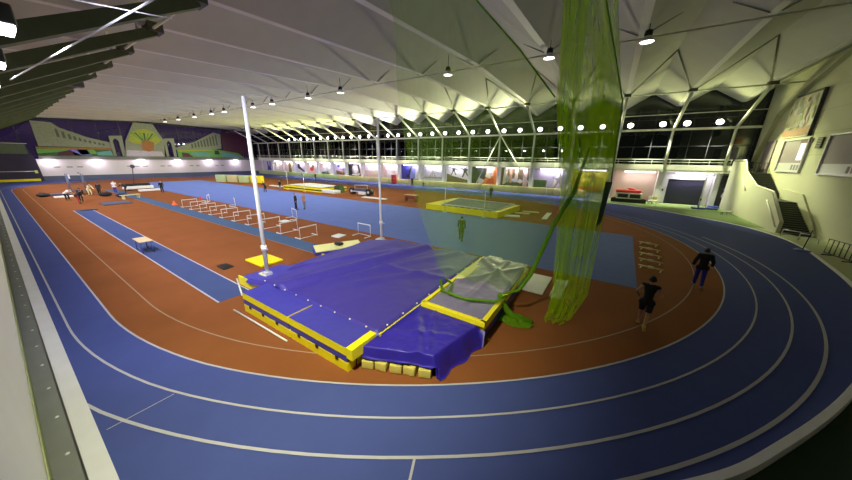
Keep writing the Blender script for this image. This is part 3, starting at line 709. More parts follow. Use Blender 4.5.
for (xa, xb) in ((-11.05, -8.05), (-7.98, -5.25)):
    pd = MB(); xm = (xa + xb) / 2; L = xb - xa
    def top(u, v): 
        x = xa + u * L; y = 4.2 + v * 1.0; return (x, y, .805 + abs(wr(x * 1.5, y * 1.5, .03, 2.5)) * (0 < u < 1 and 0 < v < 1))
    pd.grid(top, 24, 10, M['padblue'])
    pd.box((xm, 4.7, .16), (L, 1.0, .30), M['yellow']); pd.box((xm, 4.7, .42), (L - .02, .98, .24), M['padblue']); pd.box((xm, 4.7, .665), (L, 1.0, .26), M['yellow'])
    for i in range(3): pd.box((xa + .5 + i * .9, 4.19, .3), (.12, .03, .1), M['black'])
    pd.build('side_pad', t)
ys_ = MB(); ys_.box((-5.15, 4.75, .64), (.24, 1.1, .34), M['yellow']); ys_.box((-5.0, 9.1, .62), (.16, 7.8, .34), M['yellow']); ys_.box((-5.0, 9.1, .3), (.14, 7.7, .3), M['padblue']); ys_.build('edge_band', t)
for (y0, y1, nm) in ((5.25, 7.2, 13.6), (9.4, 13.0, 13.0)):
    b = MB(); b.slab([(-nm, y0, .02), (-10.9, y0, .02), (-10.9, y0, .80), (-nm + .3, y0, .46), (-nm, y0, .42)], (0, y1 - y0, 0), M['padblue'])
    b.slab([(-nm - .2, y0 - .03, .02), (-11.1, y0 - .03, .02), (-11.1, y0 - .03, .56), (-nm - .2, y0 - .03, .44)], (0, .06, 0), M['yellow'])
    b.build('front_pad', t)
bx = MB(); bx.slab([(-13.0, 7.3, .02), (-11.0, 7.3, .02), (-11.0, 7.3, .7)], (0, 2.0, 0), M['padblue']); bx.build('box_collar', t)
wg = thing('wedge_pad', 'small wedge pad with pale yellow top and blue side leaning by the vault mat', 'pad', (-13.95, 11.2, .012), math.radians(-27))
MB().slab([(-.45, -1.5, .02), (.45, -1.5, .02), (.5, -1.5, .22), (-.5, -1.5, .34)], (0, 3.0, 0), M['padblue']).build('base', wg)
MB().slab([(-.5, -1.45, .342), (.5, -1.45, .222), (.5, 1.45, .222), (-.5, 1.45, .342)], (0, 0, .06), M['paleyellow']).build('top_pad', wg)
bl = MB(); bl.rbox((-13.95, 11.25, .46), (.5, .4, .16), M['black'], .06); tag(bl.build('black_bag'), 'small black bag lying on the pale yellow wedge pad', 'bag')
def standard(loc, h, lab, base_m):
    t = thing('vault_standard', lab, 'vault standard', loc, 0, 'pole vault standards')
    MB().tube([(0, 0, .05), (0, 0, h)], [.085, .07], M['post'], 12).build('pole', t)
    b = MB(); b.box((0, 0, .03), (.9, .35, .06), base_m); b.box((0, 0, .12), (.3, .3, .14), M['alu']); b.build('base', t)
    c = MB(); c.tube([(0, 0, 1.2), (0, 0, 1.45)], .12, M['post'], 10); c.tube([(-.05, 0, 1.32), (.3, 0, 1.32)], .03, M['alu'], 6); c.build('slider', t)
    return t
sd = standard((-12.42, 5.88, .55), 7.45, 'tall white vault standard at the near corner of the violet mat', M['paleyellow'])
sd.rotation_euler = (-.012, .020, 0)
standard((-13.25, 14.55, .016), 8.3, 'tall white vault standard behind the far corner of the violet mat', M['alu'])
wp = MB()
for a, b in (((-11.4, 3.95, .06), (-7.9, 4.0, .06)), ((-13.4, 5.0, .46), (-11.2, 4.25, .62))): wp.tube([a, b], .03, M['whitevinyl'], 8)
tag(wp.build('crossbar'), 'white crossbar lying along the foot of the striped mat side', 'crossbar')
ym = MB(); ym.rbox((0, 0, .06), (1.75, 1.25, .12), M['yellow'], .03); o = ym.build('square_mat'); o.location = (-15.85, 7.45, .02); tag(o, 'bright yellow square mat on the brown floor by the vault standard', 'mat')
dm = MB(); dm.rbox((0, 0, .03), (.85, .5, .05), M['black'], .02); o = dm.build('floor_plate'); o.location = (-16.7, 5.8, .02); tag(o, 'small black plate on the floor at the end of the slate blue runway', 'plate')
wm = MB(); wm.rbox((0, 0, .05), (.8, .75, .1), M['whitevinyl'], .02, .1); o = wm.build('square_mat'); o.location = (-16.55, 13.4, .02); tag(o, 'small white square mat on the floor between hurdle row and vault mat', 'mat')

# second pad pile with yellow border and sheeting
t = thing('pad_pile', 'landing pad with yellow border under wrinkled grey violet sheeting, right of the vault mat', 'landing mat', (0, 0, 0))
b = MB(); b.rbox((-3.75, 10.3, .28), (2.3, 5.7, .5), M['padblue'], .05); b.rbox((-3.72, 10.35, .62), (2.36, 5.8, .24), M['yellow'], .04); b.build('pad', t)
b = MB()
b.box((-3.7, 7.42, .80), (2.4, .16, .16), M['yellow']); b.box((-4.85, 10.2, .8), (.14, 5.6, .16), M['yellow']); b.box((-2.58, 8.6, .80), (.16, 2.4, .16), M['yellow']); b.box((-3.1, 7.44, .14), (1.0, .2, .2), M['yellow'])
b.build('border', t)
def sheetf(u, v):
    x = -4.72 + u * 2.15; y = 7.55 + v * 5.75
    z = .85 + wr(x, y, .025, 1.6) + .12 * v + crease(x, y, (-4.5, 9.8), (-2.6, 12.6), .13, .06) + crease(x, y, (-3.6, 8), (-3.5, 13), .13, .05) + crease(x, y, (-4.6, 12.5), (-2.7, 10.6), .12, .07)
    if v > .95 or u > .97: z -= .06
    return (x, y, z)
MB().grid(sheetf, 40, 60, M['sheet']).build('sheeting', t)
sl = MB(); sl.rbox((-4.66, 11.5, .88), (.42, 3.2, .12), M['paleyellow'], .04); sl.rbox((-4.35, 13.35, .80), (.7, .6, .1), M['whitevinyl'], .02); sl.build('edge_slab', t)

# blue tarp over foam stack
t = thing('tarp', 'royal blue tarpaulin draped over a stack of foam at the front of the mats', 'tarpaulin', (0, 0, 0))
QA, QB, QC, QD = Vector((-5.22, 4.55)), Vector((-3.2, 5.40)), Vector((-2.78, 7.36)), Vector((-4.85, 7.36))
def quad(u, v): return (QA * (1 - u) + QB * u) * (1 - v) + (QD * (1 - u) + QC * u) * v
def tarpf(u, v):
    U, V = (u - .5) * 2, (v - .5) * 2
    p = quad(min(max(U / .72, -1), 1) * .5 + .5, min(max(V / .72, -1), 1) * .5 + .5)
    ou, ov = max(abs(U) - .72, 0) / .28, max(abs(V) - .72, 0) / .28
    o = max(ou, ov); q = Vector((0, 0))
    fl_ = .05 * math.sin(9 * V + 1) * ou + .04 * math.sin(11 * U) * ov
    if ou: q += Vector((math.copysign(1, U), -.1)) * ((.14 if U < 0 else .26) * ou + fl_)
    if ov: q += Vector((0, math.copysign(1, V))) * (.10 * ov + fl_)
    p = p + q
    z = .70 + wr(p.x + 9, p.y, .028, 1.6) + crease(p.x, p.y, (-4.9, 7.2), (-3.6, 5.2), .12, .05) + crease(p.x, p.y, (-4.3, 7.4), (-3.5, 5.6), .10, .05) + crease(p.x, p.y, (-5, 5.5), (-3.2, 6.4), .12, .03)
    lim = .035
    if V < -.72 and -.74 < U < .93: lim = .37 + .03 * math.sin(U * 9)
    if V > .72: lim = .58
    if U < -.72 and V > -.74: lim = .5
    return (p.x, p.y, max(z - .78 * o ** 1.3, lim))
MB().grid(tarpf, 80, 80, M['tarp']).build('sheet', t)
pads = MB(); pads.slab([(*quad(.06, .22), .012), (*quad(.94, .22), .012), (*quad(.94, .95), .012), (*quad(.06, .95), .012)], (0, 0, .64), M['foam']); o = pads.build('foam_slab')
tag(o, 'yellow foam slab under the royal blue tarpaulin, behind the foam blocks', 'foam')
for i in range(5):
    o = MB().rbox((0, 0, .14), (.35, .46, .27), M['foam'], .03).build('foam_block')
    p = quad(.12 + .19 * i, .05)
    o.location = (p.x, p.y, .012); o.rotation_euler = (0, 0, .32 + .08 * (-1) ** i)
    tag(o, 'yellow foam block peeping out under the blue tarpaulin, %s from the left' % ORD[i], 'foam block', 'foam blocks under the tarpaulin')
for i, (x, w_) in enumerate(((-2.1, 1.0), (-1.1, .5))):
    o = MB().rbox((0, 0, .03), (w_, 2.25, .06), M['whitevinyl'], .02, -.02).build('white_board'); o.location = (x, 13.3, .02)
    tag(o, ['wide white board lying on the brown floor left of the hanging net', 'narrow white board lying on the brown floor under the hanging net'][i], 'board', 'white boards by the net')

# ------------------------------------------------------------------ throwing cage net
NET1 = net_mat('green_netting_thin', (.30, .58, .01), .25)
NET2 = net_mat('green_netting_gathered', (.40, .66, .0), .50)
NET3 = net_mat('green_netting_dense', (.20, .44, .02), .80)
t = thing('safety_net', 'tall bright green throwing net hanging from the ceiling and gathered beside the mats', 'net', (0, 0, 0))
def rows(rws, q):
    """piecewise interpolation along z rows (z, xl, xr, y)"""
    n = len(rws) - 1; k = min(int(q * n), n - 1); f = q * n - k
    a, b = rws[k], rws[k + 1]; return [a[i] * (1 - f) + b[i] * f for i in range(4)]
def netsheet(name, rws, mat_, amp, fr, ph, nu=48, nv=60):
    def fn(u, v):
        z, xl, xr, y = rows(rws, v)
        return (xl + (xr - xl) * u + .012 * math.sin(v * 9 + u * 20 + ph), y + amp * math.sin(u * fr + ph + v * 1.5) + .06 * math.sin(v * 7 + ph), z)
    return MB().grid(fn, nu, nv, mat_).build(name, t, fix=False)
colrows = [(14.0, -2.6, -.75, 10.2), (10.2, -1.98, -.93, 10.2), (7.45, -1.78, -.05, 10.25), (4.65, -1.28, .08, 10.3), (1.4, -1.08, .05, 10.3), (.35, -1.12, -.32, 10.2), (.04, -1.2, -.62, 10.05)]
netsheet('net_panel', colrows, NET2, .12, 15, 0)
netsheet('net_panel', [(14.0, -2.4, -1.3, 10.5), (10, -1.95, -1.3, 10.5), (7.4, -1.72, -1.15, 10.5), (4.6, -1.2, -.75, 10.5), (1.4, -1.05, -.7, 10.4), (.3, -1.05, -.6, 10.3)], NET2, .08, 10, 2)
netsheet('net_panel', [(10.6, -.95, -.7, 10.7), (9.0, -.9, -.35, 10.7), (7.4, -.85, -.02, 10.7), (5.6, -.75, .05, 10.7), (4.0, -.55, .0, 10.6), (2.6, -.6, -.2, 10.5)], NET2, .08, 9, 1)
netsheet('net_panel', [(14.0, -8.9, -6.0, 9.9), (10.7, -8.1, -4.5, 9.9), (9.1, -8.05, -2.98, 9.9), (7.65, -7.9, -1.78, 9.95), (3.8, -7.0, -1.35, 10.0), (1.6, -6.0, -1.8, 9.9), (1.12, -5.6, -2.3, 9.6)], NET1, .18, 18, .5)
sw = MB()
sw.tube([(-.62, 9.9, 6.2), (-.75, 9.9, 5.5), (-.83, 9.9, 4.9), (-1.28, 9.9, 3.75), (-1.8, 9.85, 1.8), (-2.1, 9.6, 1.2), (-2.6, 9.4, 1.0)], [.02, .05, .07, .07, .07, .06, .03], NET3, 10)
sw.tube([(-6.0, 14.0 - 4, 13.9), (-4.5, 9.88, 10.7), (-2.98, 9.88, 9.1), (-1.78, 9.93, 7.65)], .025, NET3, 6)
sw.tube([(-.75, 10.15, 14), (-.92, 10.15, 10.2), (-.03, 10.2, 7.45), (.08, 10.25, 5.2)], .022, NET3, 6)
sw.build('swag', t)
dkp = MB(); dkp.slab([(-.06, 10.2, 5.2), (.12, 10.2, 5.2), (.02, 10.25, 3.9), (-.08, 10.25, 3.8)], (0, .12, 0), M['greencloth']); dkp.build('net_fold', t)  # dark folded part of the net at its edge
hp = MB()
def heap(u, v):
    a = 2 * PI * u; r = .75 * v; x = -2.15 + 1.0 * r * math.cos(a); y = 9.45 + .6 * r * math.sin(a)
    return (x, y, max(.035, .26 * (1 - v) ** .7 + wr(x * 2, y * 2, .16, 2.0)))
hp.grid(heap, 40, 12, NET3)
hp.tube([(-2.7, 9.3, 1.0), (-2.45, 9.35, .5), (-2.2, 9.4, .2), (-1.5, 9.55, .12)], [.1, .12, .14, .1], NET3, 10)
hp.tube([(-5.1, 9.1, 1.05), (-4.6, 8.3, 1.02), (-3.6, 8.2, 1.02), (-2.6, 8.6, 1.04), (-2.45, 9.3, 1.0)], .05, NET3, 8)
hp.tube([(-5.0, 9.3, 1.05), (-4.5, 9.0, 1.06), (-4.3, 8.2, 1.04)], .04, NET3, 8)
hp.build('net_heap', t)
rp = MB(); rp.tube([(-9.2, 10, 13.75), (-.4, 10.2, 13.75)], .03, M['black'], 6)
rp.build('hanging_cable', t)

# ------------------------------------------------------------------ hurdles
def hurdle(lab, loc, rz, h=.86, wd=1.42, group='low hurdles in a row'):
    t = thing('hurdle', lab, 'hurdle', loc, rz, group)
    for s in (-1, 1):
        MB().box((-.30, s * wd / 2, .035), (.68, .06, .05), M['whitevinyl']).build('foot', t)
        MB().tube([(0, s * wd / 2, .04), (0, s * wd / 2, h)], .02, M['alu'], 8).build('upright', t)
    MB().box((0, 0, h), (.03, wd + .04, .07), M['whitevinyl']).build('bar', t)
    MB().tube([(0, -wd / 2, .06), (0, wd / 2, .06)], .022, M['whitevinyl'], 8).build('base_bar', t)
    return t
h0 = None
for i in range(10):
    lab = 'low white hurdle beside the teal lane, %s from the vault mat' % ORD[i]
    loc = (-18.15 - i * 2.5, 11.95, .016)
    if h0 is None: h0 = hurdle(lab, loc, 0)
    else: dup(h0, loc, 0, lab)
for loc, rz, lab in (((-15.2, 14.75, .02), math.radians(90), 'white hurdle on the floor close behind the vault mat wedge pad'),
                     ((-25.2, 15.3, .02), math.radians(75), 'white hurdle at the field edge near the two standing people'),
                     ((-37.4, 15.3, .02), math.radians(70), 'white hurdle at the far field edge halfway along the hurdle row'),
                     ((-43.2, 14.7, .02), math.radians(60), 'white hurdle at the field edge beside the far end of the hurdle row')):
    hurdle(lab, loc, rz, .9, 1.3, 'hurdles at the field edge')
o = MB().rbox((0, 0, .04), (.9, .7, .08), M['whitevinyl'], .03).build('square_mat'); o.location = (-24.6, 13.9, .02); tag(o, 'white square mat on the floor at the foot of a field edge hurdle', 'mat')
# lime ladder hurdles
l0 = None
for i, (x, y) in enumerate(((2.8, 18.9), (2.92, 20.3), (3.02, 21.7), (3.12, 23.2), (3.2, 24.8))):
    lab = 'lime mini hurdle on the brown floor by the runners, %s from the camera' % ORD[i]
    if l0 is None:
        l0 = thing('mini_hurdle', lab, 'mini hurdle', (x, y, .012), -.28, 'lime mini hurdles')
        for s in (-1, 1): MB().box((s * .45, 0, .02), (.06, .36, .03), M['limehurdle']).build('foot', l0); MB().tube([(s * .45, 0, .03), (s * .40, 0, .13)], .02, M['limehurdle'], 8).build('upright', l0)
        MB().tube([(-.58, 0, .14), (.58, 0, .14)], .035, M['limehurdle'], 8).build('bar', l0)
        MB().rbox((0, 0, .14), (.26, .12, .12), M['limehurdle'], .02).build('clip', l0)
    else: dup(l0, (x, y, .012), -.28, lab)
# cones
for (x, y, s, lab) in ((-43.6, 11.3, 0.95, 'orange cone on the teal lane edge beyond the hurdles'), (-46.1, 14.8, 0.95, 'red cone beyond the last hurdle at the field edge')):
    t = thing('traffic_cone', lab, 'cone', (x, y, .02)); MB().lathe((0, 0, .03), [(.22 * s, 0), (.05 * s, .5 * s), (.0, .5 * s)], M['orange'] if s and x > -45 else M['red'], 14).build('body', t)
    MB().box((0, 0, .015), (.55 * s, .55 * s, .03), M['orange'] if x > -45 else M['red']).build('base', t)

# ------------------------------------------------------------------ small table
t = thing('small_table', 'small table with wooden top and blue legs on the slate blue runway', 'table', (-23.6, 4.2, .016))
MB().rbox((0, 0, .74), (1.45, .62, .05), M['palewood'], .015).build('tabletop', t)
for sx in (-1, 1):
    for sy in (-1, 1): MB().tube([(sx * .62, sy * .24, .0), (sx * .58, sy * .22, .72)], .03, M['steelblue'], 8).build('leg', t)
b = MB(); b.tube([(-.6, -.23, .2), (.6, -.23, .2)], .02, M['steelblue'], 6); b.tube([(-.6, .23, .2), (.6, .23, .2)], .02, M['steelblue'], 6); b.build('stretcher', t)

# ------------------------------------------------------------------ high jump mats
t = thing('high_jump_mat', 'yellow sided high jump mat with grey top in front of the posters', 'landing mat', (0, 0, 0))
MB().slab([(-17.9, 27.7, .02), (-8.9, 27.2, .02), (-8.3, 33.4, .02), (-17.4, 34.2, .02)], (0, 0, .62), M['yellow']).build('base_pad', t)
MB().slab([(-15.9, 28.0, .60), (-9.4, 27.75, .60), (-8.9, 33.2, .60), (-16.6, 33.9, .60)], (0, 0, .12), M['greymat']).build('top_sheet', t)
b = MB()
for a, c in (((-15.9, 28.0), (-9.4, 27.75)), ((-9.4, 27.75), (-8.9, 33.2)), ((-8.9, 33.2), (-16.6, 33.9)), ((-16.6, 33.9), (-15.9, 28.0))): b.tube([(*a, .73), (*c, .73)], .06, M['whitevinyl'], 6)
b.build('edge_trim', t)
b = MB()
for i in range(8): b.box((-15.5 + i * .8, 27.80 - i * .035, .67), (.5, .26, .06), M['charcoal'])
b.build('straps', t)
def hj(loc, h, lab, g):
    t = thing('high_jump_stand', lab, 'high jump stand', loc, 0, g)
    MB().tube([(0, 0, .05), (0, 0, h)], .035, M['alu'], 8).build('pole', t); b = MB(); b.box((0, 0, .03), (.5, .1, .06), M['alu']); b.box((0, 0, .03), (.1, .6, .06), M['alu']); b.build('base', t)
hj((-15.0, 27.15, .02), 2.7, 'thin white stand at the left front of the grey topped high jump mat', 'high jump stands')
hj((-10.2, 26.85, .02), 2.7, 'thin white stand at the right front of the grey topped high jump mat', 'high jump stands')
cb = MB(); cb.tube([(-15.05, 27.07, 2.6), (-10.15, 26.77, 2.6)], .025, M['whitevinyl'], 6); tag(cb.build('crossbar'), 'thin white crossbar between the two high jump stands', 'crossbar')
for i, (x, y, a, b_, rz, m_, lab) in enumerate(((-8.0, 29.3, 1.6, 1.0, .3, 'whitevinyl', 'white board on the floor at the right of the grey high jump mat'), (-6.9, 33.0, 1.8, .5, .1, 'palewood', 'pale plank on the floor by the far right corner of the high jump mat'), (-7.5, 31.5, 1.6, .5, .1, 'palewood', 'pale plank on the floor against the right side of the high jump mat'), (-4.9, 31.5, .5, 4.0, .05, 'whitevinyl', 'long white board on the brown floor left of the net'))):
    o = MB().rbox((0, 0, .05), (a, b_, .1), M[m_], .02, rz).build('floor_board'); o.location = (x, y, .02); tag(o, lab, 'board')
t = thing('high_jump_mat', 'far high jump mat with yellow and dark bands under a white cover', 'landing mat', (0, 0, 0))
b = MB()
for k, (z, m_) in enumerate(((.15, 'yellow'), (.36, 'greencloth'), (.58, 'yellow'))): b.slab([(-51.2, 29.6, z - .12), (-40.4, 29.8, z - .12), (-40.0, 35, z - .12), (-50.5, 35, z - .12)], (0, 0, .21), M[m_])
b.build('base_pad', t)
MB().grid(lambda u, v: (-50.6 + u * 10, 30.2 + v * 4.6, .80 + .12 * math.sin(u * 7) * math.sin(v * 3.1)), 20, 10, M['whitevinyl']).build('cover', t)
MB().rbox((-39.0, 30.6, .3), (3.4, 1.4, .5), M['whitevinyl'], .05).build('end_pad', t)
hj((-49.2, 29.3, .02), 3.3, 'thin white stand at the left front of the far high jump mat', 'far high jump stands')
hj((-44.3, 29.3, .02), 3.3, 'thin white stand at the middle front of the far high jump mat', 'far high jump stands')
o = MB().slab([(-.9, -.5, 0), (.9, -.5, 0), (.5, -.5, 1.3), (-.6, -.5, 1.1)], (0, 1.0, 0), M['greencloth']).build('folded_cover'); o.location = (-38.8, 32.3, .02); tag(o, 'dark green folded cover standing at the right end of the far high jump mat', 'cover')
o = MB().rbox((0, 0, .1), (4.0, .8, .16), M['whitevinyl'], .03).build('floor_board'); o.location = (-56.0, 30.9, .02); tag(o, 'long white plank left of the far high jump mat', 'board')
# cart with big wheels
t = thing('equipment_cart', 'low grey equipment cart with two large black wheels on the brown floor', 'cart', (-33.4, 32.2, .012))
b = MB(); b.box((0, 0, .55), (3.0, 1.1, .12), M['alu']); b.box((.2, 0, .8), (2.2, .9, .4), M['greymat']); b.build('bed', t)
for s in (-1, 1):
    b = MB(); b.tube([(s * 1.9, -.35, .55), (s * 1.9, .35, .55)], .54, M['black'], 18); b.tube([(s * 1.9, -.38, .55), (s * 1.9, .38, .55)], .2, M['alu'], 12); b.build('wheel', t)
b = MB(); b.tube([(-1.4, 0, .9), (-1.4, 0, 1.5), (1.4, 0, 1.6), (1.4, 0, 1.0)], .05, M['alu'], 6); b.build('handle', t)
MB().rbox((.9, -.7, .4), (1.6, .2, .5), M['whitevinyl'], .04).build('side_panel', t)
o = MB().rbox((0, 0, .06), (4.2, .9, .12), M['whitevinyl'], .03, .08).build('floor_board'); o.location = (-28.8, 30.3, .02); tag(o, 'long white board on the brown floor right of the wheeled cart', 'board')
t = thing('wooden_bench', 'brown wooden bench block on the brown floor left of the high jump mat', 'bench', (-22.9, 31.6, .012))
MB().rbox((0, 0, .84), (2.0, .8, .1), M['wood'], .02).build('seat', t)
for s in (-1, 1): MB().rbox((s * .85, 0, .40), (.2, .7, .8), M['darkwood'], .02).build('leg', t)
MB().box((0, -.1, .5), (1.6, .08, .5), M['darkwood']).build('apron', t)
t = thing('red_cabinet', 'red cabinet standing against the far wall among the posters', 'cabinet', (-42.4, 51.5, .02))
MB().rbox((0, 0, 1.05), (1.1, .6, 2.1), M['red'], .04).build('body', t); MB().box((0, -.31, 1.3), (.8, .03, 1.3), M['redcloth']).build('door', t); MB().box((.3, -.34, 1.2), (.05, .05, .3), M['alu']).build('handle', t)
# red roll on white rack in the beige bay
t = thing('storage_rack', 'white framed storage rack with two dark openings in the beige bay', 'rack', (2.9, 50.6, .012))
b = MB(); b.box((0, 0, .3), (4.2, 1.3, .5), M['black']); b.build('base', t)
b = MB()
for z in (.62, 1.3): b.box((0, -.55, z), (3.0, .16, .14), M['whitevinyl'])
for x in (-1.45, 0, 1.45): b.box((x, -.55, .95), (.2, .16, .7), M['whitevinyl'])
b.box((0, .1, 1.33), (3.0, 1.2, .08), M['whitevinyl']); b.build('frame', t)
b = MB(); b.box((0, 0, .95), (2.9, .9, .6), M['charcoal']); b.build('inside', t)
for s in (-1, 1):
    b = MB(); b.tube([(s * 1.75, -.66, .35), (s * 1.75, -.5, .35)], .33, M['black'], 16); b.build('wheel', t)
t = thing('red_roll', 'thick red padded roll lying on the white storage rack', 'roll', (2.75, 50.7, 1.39))
MB().rbox((0, 0, .24), (3.1, .9, .46), M['red'], .18).build('roll', t); MB().ell((.35, 0, .58), (.5, .35, .16), M['red']).build('hump', t); MB().box((0, -.46, .3), (2.4, .02, .08), M['orange']).build('stripe', t)
for i, (x, y, m_, lab) in enumerate(((5.55, 50.8, 'whitevinyl', 'small white plastic chair right of the storage rack'), (6.1, 51.2, 'band', 'small straw coloured chair beside the roller door'))):
    t = thing('chair', lab, 'chair', (x, y, .014)); MB().rbox((0, 0, .45), (.5, .5, .06), M[m_], .02).build('seat', t); MB().rbox((0, .24, .8), (.5, .05, .5), M[m_], .02).build('backrest', t)
    for sx in (-1, 1):
        for sy in (-1, 1): MB().tube([(sx * .2, sy * .2, 0), (sx * .2, sy * .2, .44)], .025, M[m_], 6).build('leg', t)
# volleyball posts
t = thing('net_post', 'grey net post on a blue weighted base before the dark roller door', 'post', (10.4, 49.2, .014))
MB().tube([(0, 0, .1), (0, 0, 4.1)], .09, M['alu'], 10).build('pole', t); MB().rbox((0, 0, .1), (1.3, .8, .18), M['steelblue'], .04).build('base', t); MB().rbox((0, -.12, 1.2), (.14, .14, .3), M['charcoal'], .02).build('winch', t)
for i, (x, y, w_) in enumerate(((11.7, 49.5, 1.1), (12.35, 51.6, 1.0))):
    o = MB().rbox((0, 0, .12), (w_, .8, .22), M['steelblue'], .05).build('base_weight'); o.location = (x, y, .014); tag(o, ['blue base weight right of the grey net post', 'blue base weight under the dark banner'][i], 'weight')
t = thing('low_bench', 'small bench with thin pale legs on the green carpet by the stair wall', 'bench', (12.1, 45.4, .014), math.radians(40))
MB().box((0, 0, .42), (1.5, .3, .05), M['whitevinyl']).build('seat', t)
for s in (-1, 0, 1): MB().tube([(s * .6, -.12, 0), (s * .6, .0, .42), (s * .6, .12, 0)], .02, M['charcoal'], 6).build('leg', t)
# barriers on the pale floor at right
def barrier(lab, loc, rz, L, nb, h=1.05):
    t = thing('crowd_barrier', lab, 'barrier', loc, rz, 'dark metal barriers')
    b = MB(); b.tube([(-L / 2, 0, .12), (-L / 2, 0, h), (L / 2, 0, h), (L / 2, 0, .12), (-L / 2, 0, .12)], .03, M['charcoal'], 8); b.build('frame', t)
    b = MB()
    for i in range(nb): b.tube([(-L / 2 + L * (i + 1) / (nb + 1), 0, .12), (-L / 2 + L * (i + 1) / (nb + 1), 0, h)], .025, M['charcoal'], 6)
    b.build('bars', t)
    for s in (-1, 1): MB().box((s * L * .35, 0, .03), (.06, .6, .06), M['charcoal']).build('foot', t)
barrier('dark metal barrier with close bars on the pale floor right of the stairs', (13.15, 28.3, .01), math.radians(100), 2.1, 5)
barrier('dark metal barrier at the right edge of the photo', (13.2, 25.3, .01), math.radians(98), 2.3, 3)
for i, (x, y) in enumerate(((13.15, 34.3), (13.7, 33.2))):
    t = thing('low_rail', ['low pale hoop rail at the foot of the stairs, left of the pair', 'low pale hoop rail at the foot of the stairs, right of the pair'][i], 'rail', (x, y, .01), math.radians(-50), 'hoop rails at the stairs')
    MB().tube([(-.55, 0, 0), (-.5, 0, .6), (.5, 0, .6), (.55, 0, 0)], .035, M['alu'], 8).build('hoop', t); MB().tube([(-.55, 0, .25), (.55, 0, .25)], .02, M['alu'], 6).build('lower_bar', t)
t = thing('sign_post', 'thin dark post on a round foot beside the metal barriers', 'post', (12.1, 29.5, .01))
MB().tube([(0, 0, .04), (.1, 0, 1.5)], .03, M['charcoal'], 8).build('pole', t); MB().lathe((0, 0, 0), [(.4, 0), (.38, .06), (.05, .09), (0, .09)], M['steelblue'], 18).build('foot', t)

# ------------------------------------------------------------------ left background gear
t = thing('judge_stand', 'metal umpire stand with ladder legs among the people at far left', 'stand', (-65.6, 6.6, .012))
for sx in (-1, 1):
    for sy in (-1, 1): MB().tube([(sx * .75, sy * .8, 0), (sx * .68, sy * .72, 3.0)], .05, M['slate'], 6).build('leg', t)
b = MB(); b.box((0, 0, 1.6), (1.2, 1.3, .1), M['greymat']); b.box((0, 0, .6), (1.3, 1.5, .08), M['greymat']); b.build('shelf', t)
b = MB(); b.box((0, -.5, 2.6), (1.2, .06, .5), M['whitevinyl']); b.box((0, .5, 3.1), (1.0, .08, .1), M['greymat']); b.build('board', t)
t = thing('pole_trolley', 'low trolley with white side and a leaning dark pole behind the group at left', 'trolley', (-67.0, 13.2, .012))
MB().rbox((0, 0, .5), (1.6, 3.6, .5), M['whitevinyl'], .08).build('body', t); MB().rbox((0, 0, .9), (1.4, 3.0, .5), M['black'], .12).build('load', t)
b = MB(); b.tube([(0, -.4, .9), (-.1, .02, 3.9)], .06, M['charcoal'], 6); b.ell((-.1, .02, 3.9), (.3, .3, .3), M['charcoal']); b.build('pole', t)
for s in (-1, 1): MB().tube([(-.6, s * 1.2, .22), (.6, s * 1.2, .22)], .22, M['black'], 12).build('wheel', t)
for x, y, a, b_, h, m_, lab, nm in ((-64.2, 13.9, .8, 2.6, .3, 'whitevinyl', 'long white foam strip on the floor right of the pole trolley', 'foam_strip'), (-66.5, 4.4, 1.4, 2.6, .25, 'greymat', 'grey mat on the floor at the far left of the group', 'floor_mat'),
                                (-50.3, 7.6, 2.6, 2.4, .12, 'greymat', 'flat grey board with pale edge on the brown floor at left', 'floor_board'), (-46.4, 4.9, .8, 1.2, .06, 'charcoal', 'dark flat plate at the far end of the slate blue runway', 'floor_plate'), (-62.5, 5.2, .8, 2.5, .2, 'whitevinyl', 'white strip on the floor beneath the bending group at left', 'foam_strip')):
    o = MB().rbox((0, 0, h / 2), (a, b_, h), M[m_], min(.05, h / 3)).build(nm); o.location = (x, y, .02); tag(o, lab, nm.split('_')[1])
def bag(loc, m_, lab, s=1):
    t = thing('sports_bag', lab, 'bag', loc); MB().ell((0, 0, .3 * s), (.4 * s, .7 * s, .3 * s), M[m_]).build('body', t); MB().tube([(0, -.3 * s, .5 * s), (0, -.2 * s, .75 * s), (0, .2 * s, .75 * s), (0, .3 * s, .5 * s)], .03, M['charcoal'], 6).build('strap', t)
bag((-65.0, 3.3, .02), 'black', 'black sports bag at the extreme left of the group', 0.9); bag((-60.0, 8.3, .02), 'blackcloth', 'black sports bag in the middle of the group at left', 1.0); bag((-57.2, 9.4, .02), 'navycloth', 'navy sports bag by the low bench at left', 0.9)
t = thing('low_bench', 'low straw yellow bench at the right of the group at left', 'bench', (-54.6, 9.8, .012), .3)
MB().rbox((0, 0, .5), (.6, 2.0, .08), M['band'], .02).build('seat', t)
for s in (-1, 1): MB().box((0, s * .8, .23), (.5, .12, .46), M['band']).build('leg', t)
# pads along the far left of the field
for i, (x, y, m_) in enumerate(((-75, 29.0, 'greenpad'), (-72.2, 30.2, 'band'), (-69.4, 31.4, 'greenpad'), (-66.6, 32.6, 'yellow'))):
    o = MB().rbox((0, 0, .8), (2.7, 1.0, 1.6), M[m_], .1, .38).build('crash_pad'); o.location = (x, y, .016)
    tag(o, '%s crash pad beyond the field, %s of the four from the left' % (['pale green', 'straw', 'pale green', 'yellow'][i], ORD[i]), 'crash pad', 'crash pads beyond the field')

